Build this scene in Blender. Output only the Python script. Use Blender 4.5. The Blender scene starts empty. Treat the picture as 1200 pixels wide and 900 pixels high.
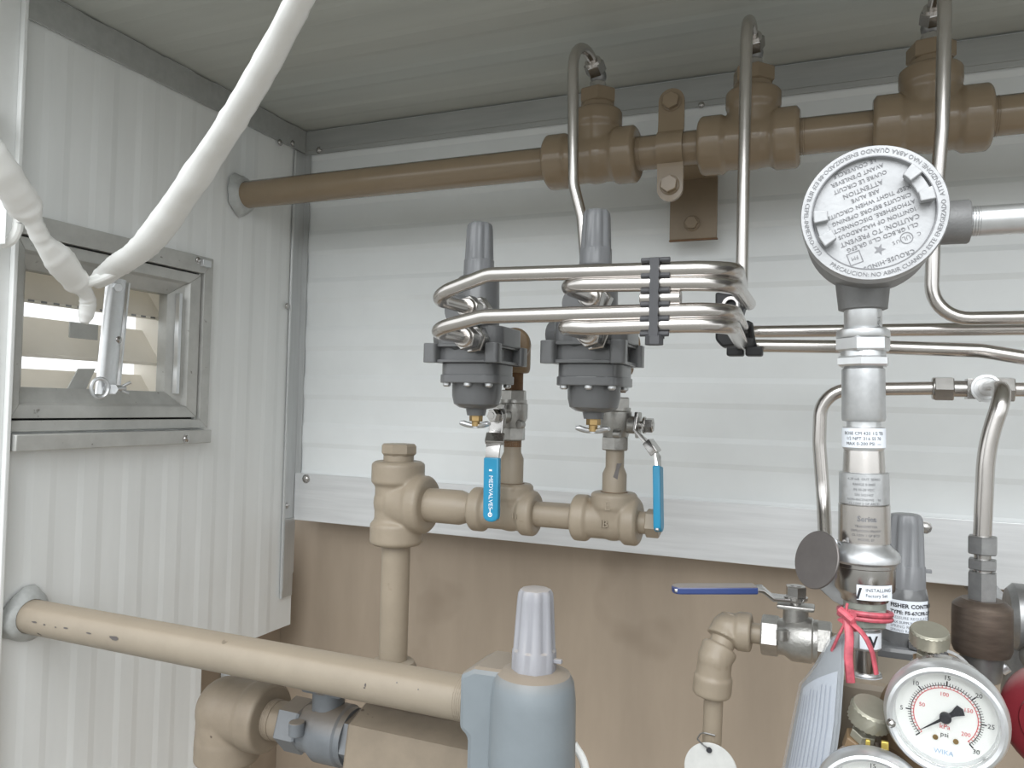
import bpy, bmesh, math, random
from mathutils import Vector as V, Matrix

random.seed(7)
scene = bpy.context.scene
col = scene.collection

# ------------------------------------------------------------------ camera
F = 904.0
YAW, PITCH, ROLL = math.radians(22.8), math.radians(1.6), 0.025
_f = V((-math.sin(YAW) * math.cos(PITCH), math.cos(YAW) * math.cos(PITCH), math.sin(PITCH)))
_r0 = V((math.cos(YAW), math.sin(YAW), 0))
_u0 = _r0.cross(_f)
_r = _r0 * math.cos(ROLL) + _u0 * math.sin(ROLL)
_u = _u0 * math.cos(ROLL) - _r0 * math.sin(ROLL)
cd = bpy.data.cameras.new('camera')
cd.sensor_width = 36.0
cd.lens = F / 1200.0 * 36.0
cd.clip_start = 0.01
cam = bpy.data.objects.new('camera', cd)
col.objects.link(cam)
m = Matrix.Identity(4)
for i in range(3):
    m[i][0], m[i][1], m[i][2] = _r[i], _u[i], -_f[i]
cam.matrix_world = m
scene.camera = cam

# ------------------------------------------------------------------ light
world = bpy.data.worlds.new('overcast_sky')
scene.world = world
world.use_nodes = True
wn = world.node_tree
bg = wn.nodes['Background']
bg.inputs['Color'].default_value = (0.95, 0.985, 1.0, 1)
bg.inputs['Strength'].default_value = 1.0
sd = bpy.data.lights.new('hazy_sun', 'SUN')      # the bright part of the overcast, in front and to the right
sd.energy = 1.7
sd.angle = math.radians(55)
sd.color = (0.96, 0.985, 1.0)
sun = bpy.data.objects.new('hazy_sun', sd)
sun.rotation_euler = V((0.10, -1.0, 0.80)).to_track_quat('Z', 'Y').to_euler()
col.objects.link(sun)
scene.view_settings.view_transform = 'Standard'
scene.view_settings.look = 'None'
scene.view_settings.gamma = 1
scene.view_settings.use_curve_mapping = False
scene.view_settings.exposure = 0.62

# ------------------------------------------------------------------ helpers
def ray(px, py):
    return _f + _r * ((px - 600) / F) + _u * ((450 - py) / F)
def at(px, py, Y):                      # the point seen at (px, py) on the vertical plane y = Y
    d = ray(px, py)
    return d * (Y / d.y)
def on_x(px, py, X):
    d = ray(px, py)
    return d * (X / d.x)
def on_z(px, py, Z):
    d = ray(px, py)
    return d * (Z / d.z)
def depth(p):
    return p.dot(_f)
def sz(n, p):                           # n pixels at the distance of p, in metres
    return n * depth(p) / F
EX, EY, EZ = V((1, 0, 0)), V((0, 1, 0)), V((0, 0, 1))

def basis(a):
    a = a.normalized()
    h = EZ if abs(a.z) < 0.9 else EX
    u = h.cross(a).normalized()
    return u, a.cross(u).normalized(), a

class MB:
    def __init__(s):
        s.v, s.f = [], []
    def add(s, vs, fs):
        n = len(s.v)
        s.v += [V(p) for p in vs]
        s.f += [tuple(n + i for i in f) for f in fs]
        return s
    def lathe(s, prof, p, axis, seg=28, rot=0.0, knurl=0.0, caps=True):
        u, w, a = basis(axis)
        vs, fs = [], []
        for j, (t, r) in enumerate(prof):
            for i in range(seg):
                an = 2 * math.pi * i / seg + rot
                rr = r * (1 - (knurl if (i + j) % 2 else 0))
                vs.append(p + a * t + (u * math.cos(an) + w * math.sin(an)) * rr)
        for j in range(len(prof) - 1):
            for i in range(seg):
                k = (i + 1) % seg
                fs.append((j * seg + i, j * seg + k, (j + 1) * seg + k, (j + 1) * seg + i))
        if caps:
            fs.append(tuple(range(seg))[::-1])
            fs.append(tuple((len(prof) - 1) * seg + i for i in range(seg)))
        return s.add(vs, fs)
    def cyl(s, p0, p1, r, ch=None, seg=28, rot=0.0, r1=None):
        L = (p1 - p0).length
        r1 = r if r1 is None else r1
        ch = min(r, r1) * 0.08 if ch is None else ch
        return s.lathe([(0, r - ch), (ch, r), (L - ch, r1), (L, r1 - ch)], p0, p1 - p0, seg, rot)
    def hexa(s, p0, p1, r, rot=0.0):    # r = half width across corners
        L = (p1 - p0).length
        c = r * 0.07
        return s.lathe([(0, r - c), (c, r), (L - c, r), (L, r - c)], p0, p1 - p0, 6, rot)
    def box(s, c, ax, ay, az, hx, hy, hz):
        vs = [c + ax * (hx * i) + ay * (hy * j) + az * (hz * k) for i in (-1, 1) for j in (-1, 1) for k in (-1, 1)]
        return s.add(vs, [(0, 1, 3, 2), (4, 6, 7, 5), (0, 4, 5, 1), (2, 3, 7, 6), (0, 2, 6, 4), (1, 5, 7, 3)])
    def aabb(s, a, b):
        c = (V(a) + V(b)) / 2
        h = (V(b) - V(a)) / 2
        return s.box(c, EX, EY, EZ, abs(h.x), abs(h.y), abs(h.z))
    def prism(s, pts, ext):             # polygon in 3-D pushed along ext
        n = len(pts)
        vs = [V(p) for p in pts] + [V(p) + ext for p in pts]
        fs = [tuple(range(n))[::-1], tuple(range(n, 2 * n))]
        fs += [(i, (i + 1) % n, n + (i + 1) % n, n + i) for i in range(n)]
        return s.add(vs, fs)
    def tube(s, pts, r, seg=14, flat=None, caps=True):
        n = len(pts)
        rs = r if isinstance(r, (list, tuple)) else [r] * n
        t0 = (pts[1] - pts[0]).normalized()
        u, w, _ = basis(t0)
        vs, fs = [], []
        for i in range(n):
            t = (pts[min(i + 1, n - 1)] - pts[max(i - 1, 0)]).normalized()
            u = (u - t * u.dot(t)).normalized()
            w = t.cross(u)
            for k in range(seg):
                an = 2 * math.pi * k / seg
                fl = flat[i] if flat else 1.0
                vs.append(pts[i] + (u * math.cos(an) + w * math.sin(an) * fl) * rs[i])
        for i in range(n - 1):
            for k in range(seg):
                q = (k + 1) % seg
                fs.append((i * seg + k, i * seg + q, (i + 1) * seg + q, (i + 1) * seg + k))
        if caps:
            fs.append(tuple(range(seg))[::-1])
            fs.append(tuple((n - 1) * seg + k for k in range(seg)))
        return s.add(vs, fs)
    def sphere(s, c, r, su=16, sv=10):
        prof = [(-r * math.cos(math.pi * j / sv), max(r * math.sin(math.pi * j / sv), r * 0.02)) for j in range(sv + 1)]
        return s.lathe(prof, c, EZ, su)

def fillet(pts, rad, n=9):
    out = [pts[0]]
    for i in range(1, len(pts) - 1):
        a, b, c = pts[i - 1], pts[i], pts[i + 1]
        d1, d2 = (a - b), (c - b)
        l1, l2 = d1.length, d2.length
        d1.normalize(); d2.normalize()
        ang = d1.angle(d2)
        if ang > 3.10:
            out.append(b); continue
        R = rad[i - 1] if isinstance(rad, (list, tuple)) else rad
        tl = min(R / math.tan(ang / 2), l1 * 0.49 if i > 1 else l1 * 0.9, l2 * 0.49 if i < len(pts) - 2 else l2 * 0.9)
        R = tl * math.tan(ang / 2)
        cen = b + (d1 + d2).normalized() * (R / math.sin(ang / 2))
        p0, p1 = b + d1 * tl, b + d2 * tl
        e0, e1 = p0 - cen, p1 - cen
        tot = e0.angle(e1)
        for k in range(n + 1):
            q = k / n
            out.append(cen + (e0 * math.sin((1 - q) * tot) + e1 * math.sin(q * tot)) / math.sin(tot))
    out.append(pts[-1])
    return out

def root_loc(o):
    while o.parent:
        o = o.parent
    return o.location.copy()

def part(mb, name, mat, parent=None, bevel=0.0, sharp=35, label=None, remesh=0.0, smooth=True, loc=None):
    if parent is not None:
        off = root_loc(parent)
    elif loc is not None:
        off = loc
    else:
        xs = [v.x for v in mb.v]; ys = [v.y for v in mb.v]; zs = [v.z for v in mb.v]
        off = V(((min(xs) + max(xs)) / 2, (min(ys) + max(ys)) / 2, min(zs)))
    me = bpy.data.meshes.new(name)
    bm = bmesh.new()
    bv = [bm.verts.new(v - off) for v in mb.v]
    for f in mb.f:
        try:
            bm.faces.new([bv[i] for i in f])
        except ValueError:
            pass
    bmesh.ops.recalc_face_normals(bm, faces=bm.faces)
    if bevel > 0:
        sharp = min(sharp, 22)
        es = [e for e in bm.edges if len(e.link_faces) == 2 and e.calc_face_angle(0) > 0.6]
        bmesh.ops.bevel(bm, geom=es, offset=bevel, offset_type='OFFSET', segments=2, profile=0.5, affect='EDGES', clamp_overlap=True)
    bm.to_mesh(me)
    bm.free()
    if smooth:
        for p in me.polygons:
            p.use_smooth = True
        if not remesh:
            me.set_sharp_from_angle(angle=math.radians(sharp))
    me.materials.append(mat)
    o = bpy.data.objects.new(name, me)
    col.objects.link(o)
    if parent is not None:
        o.parent = parent
    else:
        o.location = off
    if remesh:
        md = o.modifiers.new('cast', 'REMESH'); md.mode = 'VOXEL'; md.voxel_size = remesh; md.use_smooth_shade = True
        ms = o.modifiers.new('soft', 'SMOOTH'); ms.factor = 0.5; ms.iterations = 4
    if label:
        o['label'] = label
    return o

def thing(name, label, cat, loc, group=None):
    o = bpy.data.objects.new(name, None)
    o.empty_display_size = 0.02
    col.objects.link(o)
    o.location = loc
    return tag(o, label, cat, group)
def tag(o, label, cat, group=None):
    o['label'] = label
    o['category'] = cat
    if group:
        o['group'] = group
    return o
def struct(mb, name, mat, bevel=0.0, loc=None, **k):
    o = part(mb, name, mat, None, bevel, loc=loc, **k)
    o['kind'] = 'structure'
    return o
def clone(src, parent, pos):            # a part that shares its mesh, moved so that it sits at pos (world)
    c = src.copy()
    col.objects.link(c)
    c.parent = parent
    c.location = pos - root_loc(parent)
    return c

_dg = None
def text_part(s, size, mat, parent, mapf, name='lettering', extrude=0.0, spacing=1.0, align='LEFT', bold=0.0):
    cu = bpy.data.curves.new('txt', 'FONT')
    cu.body = s
    cu.size = size
    cu.align_x = align
    cu.space_character = spacing
    cu.resolution_u = 2
    cu.extrude = extrude
    cu.offset = bold
    o = bpy.data.objects.new('txt', cu)
    col.objects.link(o)
    dg = bpy.context.evaluated_depsgraph_get()
    me = bpy.data.meshes.new_from_object(o.evaluated_get(dg))
    bpy.data.objects.remove(o)
    bpy.data.curves.remove(cu)
    off = root_loc(parent)
    for v in me.vertices:
        v.co = mapf(v.co.x, v.co.y, v.co.z) - off
    me.name = name
    me.materials.clear()
    me.materials.append(mat)
    r = bpy.data.objects.new(name, me)
    col.objects.link(r)
    r.parent = parent
    return r
def flat_map(o, u, w):
    n = u.cross(w).normalized()
    return lambda x, y, z: o + u * x + w * y + n * z
def cyl_map(c, axis, r, face):          # text wraps a cylinder, centred on direction face, reading across
    a = axis.normalized()
    f = (face - a * face.dot(a)).normalized()
    t = a.cross(f)
    return lambda x, y, z: c + a * y + (f * math.cos(x / r) + t * math.sin(x / r)) * (r + 0.0002 + z)

# ------------------------------------------------------------------ materials
def mat(name, rgb, rough=0.5, metal=0.0, var=0.08, scale=40.0, bump=0.0, bscale=300.0, stretch=None, dust=None, coat=0.0,
        spots=None, trans=0.0, ior=1.45, alpha=1.0, rvar=0.0, sss=0.0):
    M = bpy.data.materials.new(name)
    M.use_nodes = True
    nt = M.node_tree
    N, L = nt.nodes, nt.links
    b = N['Principled BSDF']
    tc = N.new('ShaderNodeTexCoord')
    mp = N.new('ShaderNodeMapping')
    L.new(tc.outputs['Object'], mp.inputs['Vector'])
    if stretch:
        mp.inputs['Scale'].default_value = stretch
    nz = N.new('ShaderNodeTexNoise')
    nz.inputs['Scale'].default_value = scale
    nz.inputs['Detail'].default_value = 5
    nz.inputs['Roughness'].default_value = 0.6
    L.new(mp.outputs['Vector'], nz.inputs['Vector'])
    rp = N.new('ShaderNodeValToRGB')
    rp.color_ramp.elements[0].position = 0.3
    rp.color_ramp.elements[1].position = 0.7
    rp.color_ramp.elements[0].color = tuple(c * (1 - var) for c in rgb) + (1,)
    rp.color_ramp.elements[1].color = tuple(min(c * (1 + var), 1) for c in rgb) + (1,)
    L.new(nz.outputs['Fac'], rp.inputs['Fac'])
    out = rp.outputs['Color']
    if spots:                           # chips and stains with a shape of their own
        c2, sc, lo, hi = spots
        n2 = N.new('ShaderNodeTexNoise')
        n2.inputs['Scale'].default_value = sc
        n2.inputs['Detail'].default_value = 3
        L.new(tc.outputs['Object'], n2.inputs['Vector'])
        mr = N.new('ShaderNodeMapRange')
        mr.inputs['From Min'].default_value = lo
        mr.inputs['From Max'].default_value = hi
        L.new(n2.outputs['Fac'], mr.inputs['Value'])
        mx = N.new('ShaderNodeMix'); mx.data_type = 'RGBA'
        L.new(mr.outputs['Result'], mx.inputs['Factor'])
        L.new(out, mx.inputs['A'])
        mx.inputs['B'].default_value = tuple(c2) + (1,)
        out = mx.outputs['Result']
    if dust:                            # dust that settled on upward faces
        dc, amt = dust
        ge = N.new('ShaderNodeNewGeometry')
        sx = N.new('ShaderNodeSeparateXYZ')
        L.new(ge.outputs['Normal'], sx.inputs['Vector'])
        mr = N.new('ShaderNodeMapRange')
        mr.inputs['From Min'].default_value = 0.25
        mr.inputs['From Max'].default_value = 0.95
        mr.inputs['To Max'].default_value = amt
        L.new(sx.outputs['Z'], mr.inputs['Value'])
        mx = N.new('ShaderNodeMix'); mx.data_type = 'RGBA'
        L.new(mr.outputs['Result'], mx.inputs['Factor'])
        L.new(out, mx.inputs['A'])
        mx.inputs['B'].default_value = tuple(dc) + (1,)
        out = mx.outputs['Result']
    L.new(out, b.inputs['Base Color'])
    b.inputs['Metallic'].default_value = metal
    b.inputs['Roughness'].default_value = rough
    b.inputs['IOR'].default_value = ior
    b.inputs['Coat Weight'].default_value = coat
    b.inputs['Transmission Weight'].default_value = trans
    b.inputs['Alpha'].default_value = alpha
    if sss:
        b.inputs['Subsurface Weight'].default_value = sss
        b.inputs['Subsurface Radius'].default_value = (0.01, 0.01, 0.01)
    if rvar:
        mr = N.new('ShaderNodeMapRange')
        mr.inputs['To Min'].default_value = max(rough - rvar, 0.02)
        mr.inputs['To Max'].default_value = rough + rvar
        L.new(nz.outputs['Fac'], mr.inputs['Value'])
        L.new(mr.outputs['Result'], b.inputs['Roughness'])
    if bump:
        n3 = N.new('ShaderNodeTexNoise')
        n3.inputs['Scale'].default_value = bscale
        n3.inputs['Detail'].default_value = 3
        L.new(mp.outputs['Vector'], n3.inputs['Vector'])
        bp = N.new('ShaderNodeBump')
        bp.inputs['Strength'].default_value = bump
        bp.inputs['Distance'].default_value = 0.001
        L.new(n3.outputs['Fac'], bp.inputs['Height'])
        L.new(bp.outputs['Normal'], b.inputs['Normal'])
    return M

M = {}
M['siding'] = mat('white_painted_siding', (0.79, 0.815, 0.82), 0.36, 0, 0.035, 9, stretch=(1, 1, 1))
M['siding_left'] = mat('white_painted_siding_side', (0.78, 0.795, 0.79), 0.42, 0, 0.035, 12, stretch=(1, 3, 0.4))
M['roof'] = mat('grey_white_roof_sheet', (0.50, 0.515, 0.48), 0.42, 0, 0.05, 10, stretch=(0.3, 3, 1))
M['mill'] = mat('mill_aluminium', (0.74, 0.75, 0.76), 0.40, 0.45, 0.07, 60, stretch=(0.15, 3, 3), bump=0.05, bscale=200, rvar=0.06)
M['mill_trim'] = mat('dull_aluminium_trim', (0.47, 0.48, 0.47), 0.5, 0.45, 0.08, 50, stretch=(0.2, 2, 2), rvar=0.05)
M['mill_v'] = mat('mill_aluminium_upright', (0.56, 0.57, 0.57), 0.42, 0.6, 0.07, 60, stretch=(3, 3, 0.15), rvar=0.06)
M['win_alu'] = mat('weathered_window_aluminium', (0.50, 0.50, 0.48), 0.5, 0.35, 0.10, 45, stretch=(1, 1, 1), rvar=0.06, spots=((0.25, 0.24, 0.22), 130, 0.70, 0.78))
M['post_white'] = mat('white_post_paint', (0.78, 0.79, 0.78), 0.4, 0, 0.03, 30)
M['tan_gloss'] = mat('tan_gloss_paint', (0.25, 0.19, 0.125), 0.24, 0, 0.05, 25, bump=0.16, bscale=110, coat=0.2)
M['tan'] = mat('tan_pipe_paint', (0.31, 0.258, 0.195), 0.42, 0, 0.07, 30, bump=0.16, bscale=170, spots=((0.21, 0.155, 0.10), 42, 0.66, 0.78))
M['tan_dusty'] = mat('tan_dusty_pipe_paint', (0.28, 0.238, 0.185), 0.5, 0, 0.06, 40, bump=0.1, bscale=200, dust=((0.34, 0.28, 0.21), 0.55), spots=((0.04, 0.03, 0.02), 34, 0.735, 0.745))
M['tan_wall'] = mat('tan_plate_paint', (0.35, 0.285, 0.22), 0.5, 0, 0.10, 6, stretch=(2.2, 1, 0.5), bump=0.03, spots=((0.20, 0.155, 0.112), 7, 0.6, 0.8))
M['bracket'] = mat('bracket_brown_paint', (0.24, 0.185, 0.125), 0.4, 0, 0.06, 30, bump=0.05)
M['rust'] = mat('rusty_joint', (0.16, 0.085, 0.04), 0.7, 0, 0.3, 120, bump=0.3)
M['steel'] = mat('stainless_tube', (0.63, 0.60, 0.575), 0.24, 1.0, 0.03, 60, rvar=0.03)
M['steel_fit'] = mat('stainless_fitting', (0.50, 0.485, 0.47), 0.25, 1.0, 0.06, 120, rvar=0.05)
M['cast_steel'] = mat('cast_stainless', (0.43, 0.42, 0.40), 0.36, 0.9, 0.10, 160, bump=0.25, bscale=500)
M['dull_steel'] = mat('dull_steel', (0.33, 0.33, 0.33), 0.40, 0.85, 0.12, 120, bump=0.1)
M['dark_steel'] = mat('dark_disc_steel', (0.17, 0.155, 0.15), 0.42, 0.7, 0.10, 60)
M['zinc'] = mat('zinc_plated', (0.60, 0.61, 0.62), 0.36, 0.85, 0.12, 90, bump=0.06)
M['bright_alu'] = mat('bright_aluminium', (0.72, 0.73, 0.74), 0.33, 0.8, 0.06, 90, bump=0.03)
M['cover_alu'] = mat('cast_aluminium_cover', (0.46, 0.465, 0.475), 0.50, 0.5, 0.08, 80, bump=0.12, bscale=400)
M['box_grey'] = mat('grey_cast_box', (0.24, 0.24, 0.24), 0.5, 0.35, 0.06, 120, bump=0.2, bscale=700)
M['reg'] = mat('dark_grey_regulator_paint', (0.125, 0.127, 0.130), 0.30, 0, 0.05, 60, bump=0.04, coat=0.4)
M['reg_cap'] = mat('grey_plastic_cap', (0.21, 0.215, 0.225), 0.32, 0, 0.05, 60)
M['reg_light'] = mat('blue_grey_regulator_paint', (0.19, 0.215, 0.232), 0.38, 0, 0.05, 40, bump=0.05, dust=((0.30, 0.235, 0.17), 0.8))
M['cap_light'] = mat('pale_grey_plastic_cap', (0.29, 0.29, 0.312), 0.42, 0, 0.05, 40, dust=((0.42, 0.36, 0.3), 0.5))
M['brass'] = mat('brass', (0.40, 0.275, 0.125), 0.36, 0.9, 0.12, 90)
M['yellow_brass'] = mat('yellow_brass', (0.72, 0.55, 0.14), 0.35, 0.7, 0.1, 90)
M['brown_steel'] = mat('bronzed_steel', (0.135, 0.105, 0.085), 0.45, 0.6, 0.25, 50, stretch=(1, 1, 5), bump=0.08)
M['blue'] = mat('blue_vinyl_grip', (0.02, 0.25, 0.43), 0.35, 0, 0.04, 40)
M['navy'] = mat('navy_vinyl_grip', (0.035, 0.06, 0.19), 0.35, 0, 0.05, 40, dust=((0.28, 0.24, 0.2), 0.9))
M['black'] = mat('black_plastic', (0.028, 0.028, 0.030), 0.45, 0, 0.1, 80)
M['dark_plastic'] = mat('charcoal_clamp_plastic', (0.07, 0.07, 0.075), 0.5, 0, 0.1, 80)
M['white_plastic'] = mat('white_plastic_sheeting', (0.92, 0.92, 0.90), 0.38, 0, 0.03, 25, bump=0.1, bscale=60, sss=0.15)
M['clear_plastic'] = mat('milky_sealant', (0.42, 0.43, 0.42), 0.3, 0, 0.15, 70, bump=0.5, bscale=90)
M['cream'] = mat('cream_louvre', (0.88, 0.85, 0.79), 0.5, 0, 0.04, 25)
_nt = M['cream'].node_tree                # thin translucent louvre blades
_b = _nt.nodes['Principled BSDF']
_tr = _nt.nodes.new('ShaderNodeBsdfTranslucent'); _tr.inputs['Color'].default_value = (0.9, 0.87, 0.81, 1)
_mx = _nt.nodes.new('ShaderNodeMixShader'); _mx.inputs['Fac'].default_value = 0.35
_nt.links.new(_b.outputs[0], _mx.inputs[1]); _nt.links.new(_tr.outputs[0], _mx.inputs[2])
_nt.links.new(_mx.outputs[0], _nt.nodes['Material Output'].inputs['Surface'])
M['white'] = mat('white_louvre_lip', (0.85, 0.84, 0.82), 0.5, 0, 0.02, 25)
M['label'] = mat('white_label', (0.80, 0.84, 0.90), 0.5, 0, 0.03, 60)
M['tag_white'] = mat('scuffed_white_tag', (0.58, 0.58, 0.56), 0.45, 0, 0.08, 90, bump=0.1)
M['paper'] = mat('paper_sheet', (0.68, 0.72, 0.80), 0.6, 0, 0.03, 30)
M['sleeve'] = mat('clear_sleeve', (0.55, 0.58, 0.62), 0.25, 0, 0.04, 30, alpha=0.22)
M['sleeve_grey'] = mat('grey_sleeve_back', (0.36, 0.38, 0.40), 0.4, 0, 0.05, 30)
M['ink'] = mat('black_ink', (0.03, 0.03, 0.035), 0.6, 0, 0.05, 60)
M['ink_grey'] = mat('grey_ink', (0.24, 0.26, 0.30), 0.6, 0, 0.05, 60)
M['ink_faint'] = mat('faint_grey_ink', (0.42, 0.46, 0.55), 0.6, 0, 0.05, 60)
M['ink_red'] = mat('red_ink', (0.60, 0.06, 0.07), 0.6, 0, 0.05, 60)
M['ink_white'] = mat('white_ink', (0.85, 0.88, 0.9), 0.6, 0, 0.03, 60)
M['ink_blue'] = mat('pale_blue_ink', (0.35, 0.48, 0.65), 0.6, 0, 0.03, 60)
M['etch'] = mat('cast_letter_shadow', (0.22, 0.22, 0.23), 0.5, 0.4, 0.06, 60)
M['dial'] = mat('gauge_dial', (0.80, 0.81, 0.78), 0.5, 0, 0.02, 30)
M['glass'] = mat('gauge_glass', (1, 1, 1), 0.03, 0, 0.0, 30, trans=1.0, ior=1.15)
M['pink'] = mat('red_plastic_string', (0.50, 0.10, 0.13), 0.35, 0, 0.35, 160)
M['red'] = mat('dark_red_plastic', (0.20, 0.02, 0.03), 0.35, 0, 0.1, 40, dust=((0.5, 0.36, 0.34), 0.7))
M['knob'] = mat('dull_nickel_knob', (0.37, 0.355, 0.29), 0.42, 0.6, 0.1, 80)
M['ground'] = mat('concrete_ground', (0.21, 0.205, 0.19), 0.85, 0, 0.15, 6)
M['dark_gap'] = mat('dark_seam', (0.02, 0.02, 0.02), 0.8, 0, 0.1, 60)
M['green_steel'] = mat('greenish_plated_steel', (0.34, 0.37, 0.33), 0.42, 0.5, 0.15, 60)

# ------------------------------------------------------------------ layout
D = 0.87                                 # back wall
XL = on_x(350, 400, -1).x * 0 - 0.687    # left wall
ZC = at(355, 155, D).z                   # ceiling
YF = 0.462                               # mouth of the cabinet
XR = 1.5
YO = 0.30                                # unseen ceiling edge, run out past the mouth to shade the upper walls
Z_LOW = at(348, 605, D).z                # lower edge of the back wall panel
RIB = 0.0022

def ribbed(profile_len, period, width, depth_, edge):
    """list of (s, d) along the sheet: flat pans with shallow raised ribs"""
    out = [(0, 0)]
    s = period * 0.45
    while s + width + 2 * edge < profile_len:
        out += [(s, 0), (s + edge, depth_), (s + edge + width, depth_), (s + 2 * edge + width, 0)]
        s += period
    out.append((profile_len, 0))
    return out

# floor outside, ceiling, walls
b = MB().aabb((-80, -80, -1.35), (80, 80, -1.30))
struct(b, 'floor', M['ground'])

H = ZC - Z_LOW
prof = ribbed(H, 0.066, 0.022, 0.0016, 0.006)
b = MB()
pts = [V((XL, D - d, Z_LOW + s)) for s, d in prof] + [V((XL, D + 0.006, ZC)), V((XL, D + 0.006, Z_LOW))]
b.prism(pts, V((XR - XL, 0, 0)))
wall_back = struct(b, 'wall_back', M['siding'], sharp=5)

# left wall with the window opening and the notch at the bottom
zt = on_x(246, 304, XL).z; yr = on_x(246, 304, XL).y
zb = on_x(238, 518, XL).z
WY0, WY1 = YF + 0.004, yr - 0.016
WZ0, WZ1 = zb + 0.022, zt - 0.016
y_n = on_x(235, 800, XL).y
z_n = on_x(326, 737, XL).z
ZB = -0.62
b = MB()
def rib_sheet_left(y0, y1, z0, z1):
    pr = ribbed(D - YF, 0.052, 0.016, 0.0007, 0.007)
    ss = [(YF + s, d) for s, d in pr]
    def dd(y):
        for (a, da), (c, dc) in zip(ss, ss[1:]):
            if a <= y <= c:
                return da + (dc - da) * (y - a) / max(c - a, 1e-9)
        return 0
    ys = [y0] + [a for a, _ in ss if y0 < a < y1] + [y1]
    pts = [V((XL + dd(y), y, z0)) for y in ys] + [V((XL - 0.012, y1, z0)), V((XL - 0.012, y0, z0))]
    b.prism(pts, V((0, 0, z1 - z0)))
rib_sheet_left(YF, D, WZ1, ZC)
rib_sheet_left(WY1, D, WZ0, WZ1)
rib_sheet_left(YF, D, z_n, WZ0)
rib_sheet_left(YF, y_n, ZB, z_n)
struct(b, 'wall_left', M['siding_left'], sharp=4)

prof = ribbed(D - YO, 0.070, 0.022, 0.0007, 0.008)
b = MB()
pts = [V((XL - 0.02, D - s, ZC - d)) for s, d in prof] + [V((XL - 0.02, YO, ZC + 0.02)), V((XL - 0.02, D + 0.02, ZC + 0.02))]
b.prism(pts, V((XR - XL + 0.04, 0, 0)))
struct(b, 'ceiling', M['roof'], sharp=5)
struct(MB().aabb((XR, YF, ZB), (XR + 0.02, D, ZC)), 'wall_right', M['siding'])

# tan plates below
YT = D + 0.045
XT = at(325, 850, YT).x
b = MB().aabb((XT - 0.2, YT, ZB), (XR, YT + 0.006, Z_LOW + 0.05))
struct(b, 'wall_lower_back', M['tan_wall'])
b = MB().aabb((XT - 0.006, YF + 0.02, ZB), (XT, YT - 0.0006, z_n + 0.12))
struct(b, 'wall_lower_left', M['tan_wall'])
b = MB().aabb((XT, D + 0.007, Z_LOW + 0.03), (XR, YT, Z_LOW + 0.034))
struct(b, 'trim_ledge', M['tan_wall'])
struct(MB().aabb((XT - 0.1, YF, ZB - 0.02), (XR + 0.02, YT + 0.006, ZB)), 'floor_cabinet', M['tan_wall'])

def rivet_mesh(p, n, r=0.004, name='rivet', parent=None, matl=None):
    q = MB()
    q.lathe([(0, r * 1.25), (r * 0.18, r * 1.25), (r * 0.2, r), (r * 0.55, r * 0.85), (r * 0.8, r * 0.35)], p, n, 10)
    return part(q, name, matl or M['steel_fit'], parent)

# upper trims (angles)
zt_b = at(767, 133, D).z
t1 = struct(MB().aabb((XL + 0.002, D - 0.0045, zt_b), (XR, D - 0.0027, ZC - 0.0025)), 'trim_1', M['mill_trim'], bevel=0.0006)
b = MB().aabb((XL + 0.002, D - 0.0062, zt_b + 0.006), (XR, D - 0.0046, zt_b + 0.0085))
part(b, 'fold_line', M['mill_trim'], t1)
rivet_mesh(at(374, 176, D - 0.0045), V((0, -1, 0)), 0.004, 'rivet', t1)
rivet_mesh(at(822, 123, D - 0.0045), V((0, -1, 0)), 0.003, 'rivet', t1)
zl_b = on_x(350, 178, XL).z
t2 = struct(MB().aabb((XL + 0.0018, YF, zl_b), (XL + 0.0040, D - 0.005, ZC - 0.0025)), 'trim_2', M['mill_trim'], bevel=0.0006)
for px, py in ((278, 146), (328, 167), (343, 168)):
    rivet_mesh(on_x(px, py, XL + 0.004), V((1, 0, 0)), 0.0035, 'rivet', t2)
# corner angle
z_lo = on_x(330, 700, XL).z
b = MB()
wL = D - on_x(337, 400, XL).y
b.aabb((XL + 0.0018, D - wL, z_lo), (XL + 0.0035, D - 0.003, zl_b - 0.002))
wB = at(359, 400, D).x - XL
b.aabb((XL + 0.0018, D - 0.0040, Z_LOW - 0.002), (XL + wB, D - 0.0024, zl_b - 0.002))
b.lathe([(0, 0.0022), (zl_b - z_lo - 0.002, 0.0022)], V((XL + 0.003, D - wL, z_lo)), EZ, 10)
t3 = struct(b, 'trim_3', M['mill_v'])
for py in (358, 593):
    rivet_mesh(on_x(333, py, XL + 0.0035) + V((0, 0.006, 0)), V((1, 0, 0)), 0.0035, 'rivet', t3)
# diagonal flap under the corner angle
b = MB()
pA = V((XL + 0.004, D - 0.004, Z_LOW - 0.001)); pB = V((XL + 0.004, D - 0.004, Z_LOW - 0.075))
pC = V((XL + 0.004, D - wL, z_lo + 0.01)); pD = V((XL + 0.004, D - wL, Z_LOW - 0.001))
b.prism([pA, pB, pC, pD], V((0.0016, 0, 0)))
part(b, 'flap', M['mill_v'], t3)
# lower strip on the back wall
zs_t = at(686, 577, D).z
t4 = struct(MB().aabb((XL + 0.0042, D - 0.0058, Z_LOW - 0.004), (XR, D - 0.0028, zs_t)), 'trim_4', M['mill'], bevel=0.0008)
for px, py in ((359, 561), (1084, 618)):
    rivet_mesh(at(px, py, D - 0.0058), V((0, -1, 0)), 0.005, 'screw', t4)
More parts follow.
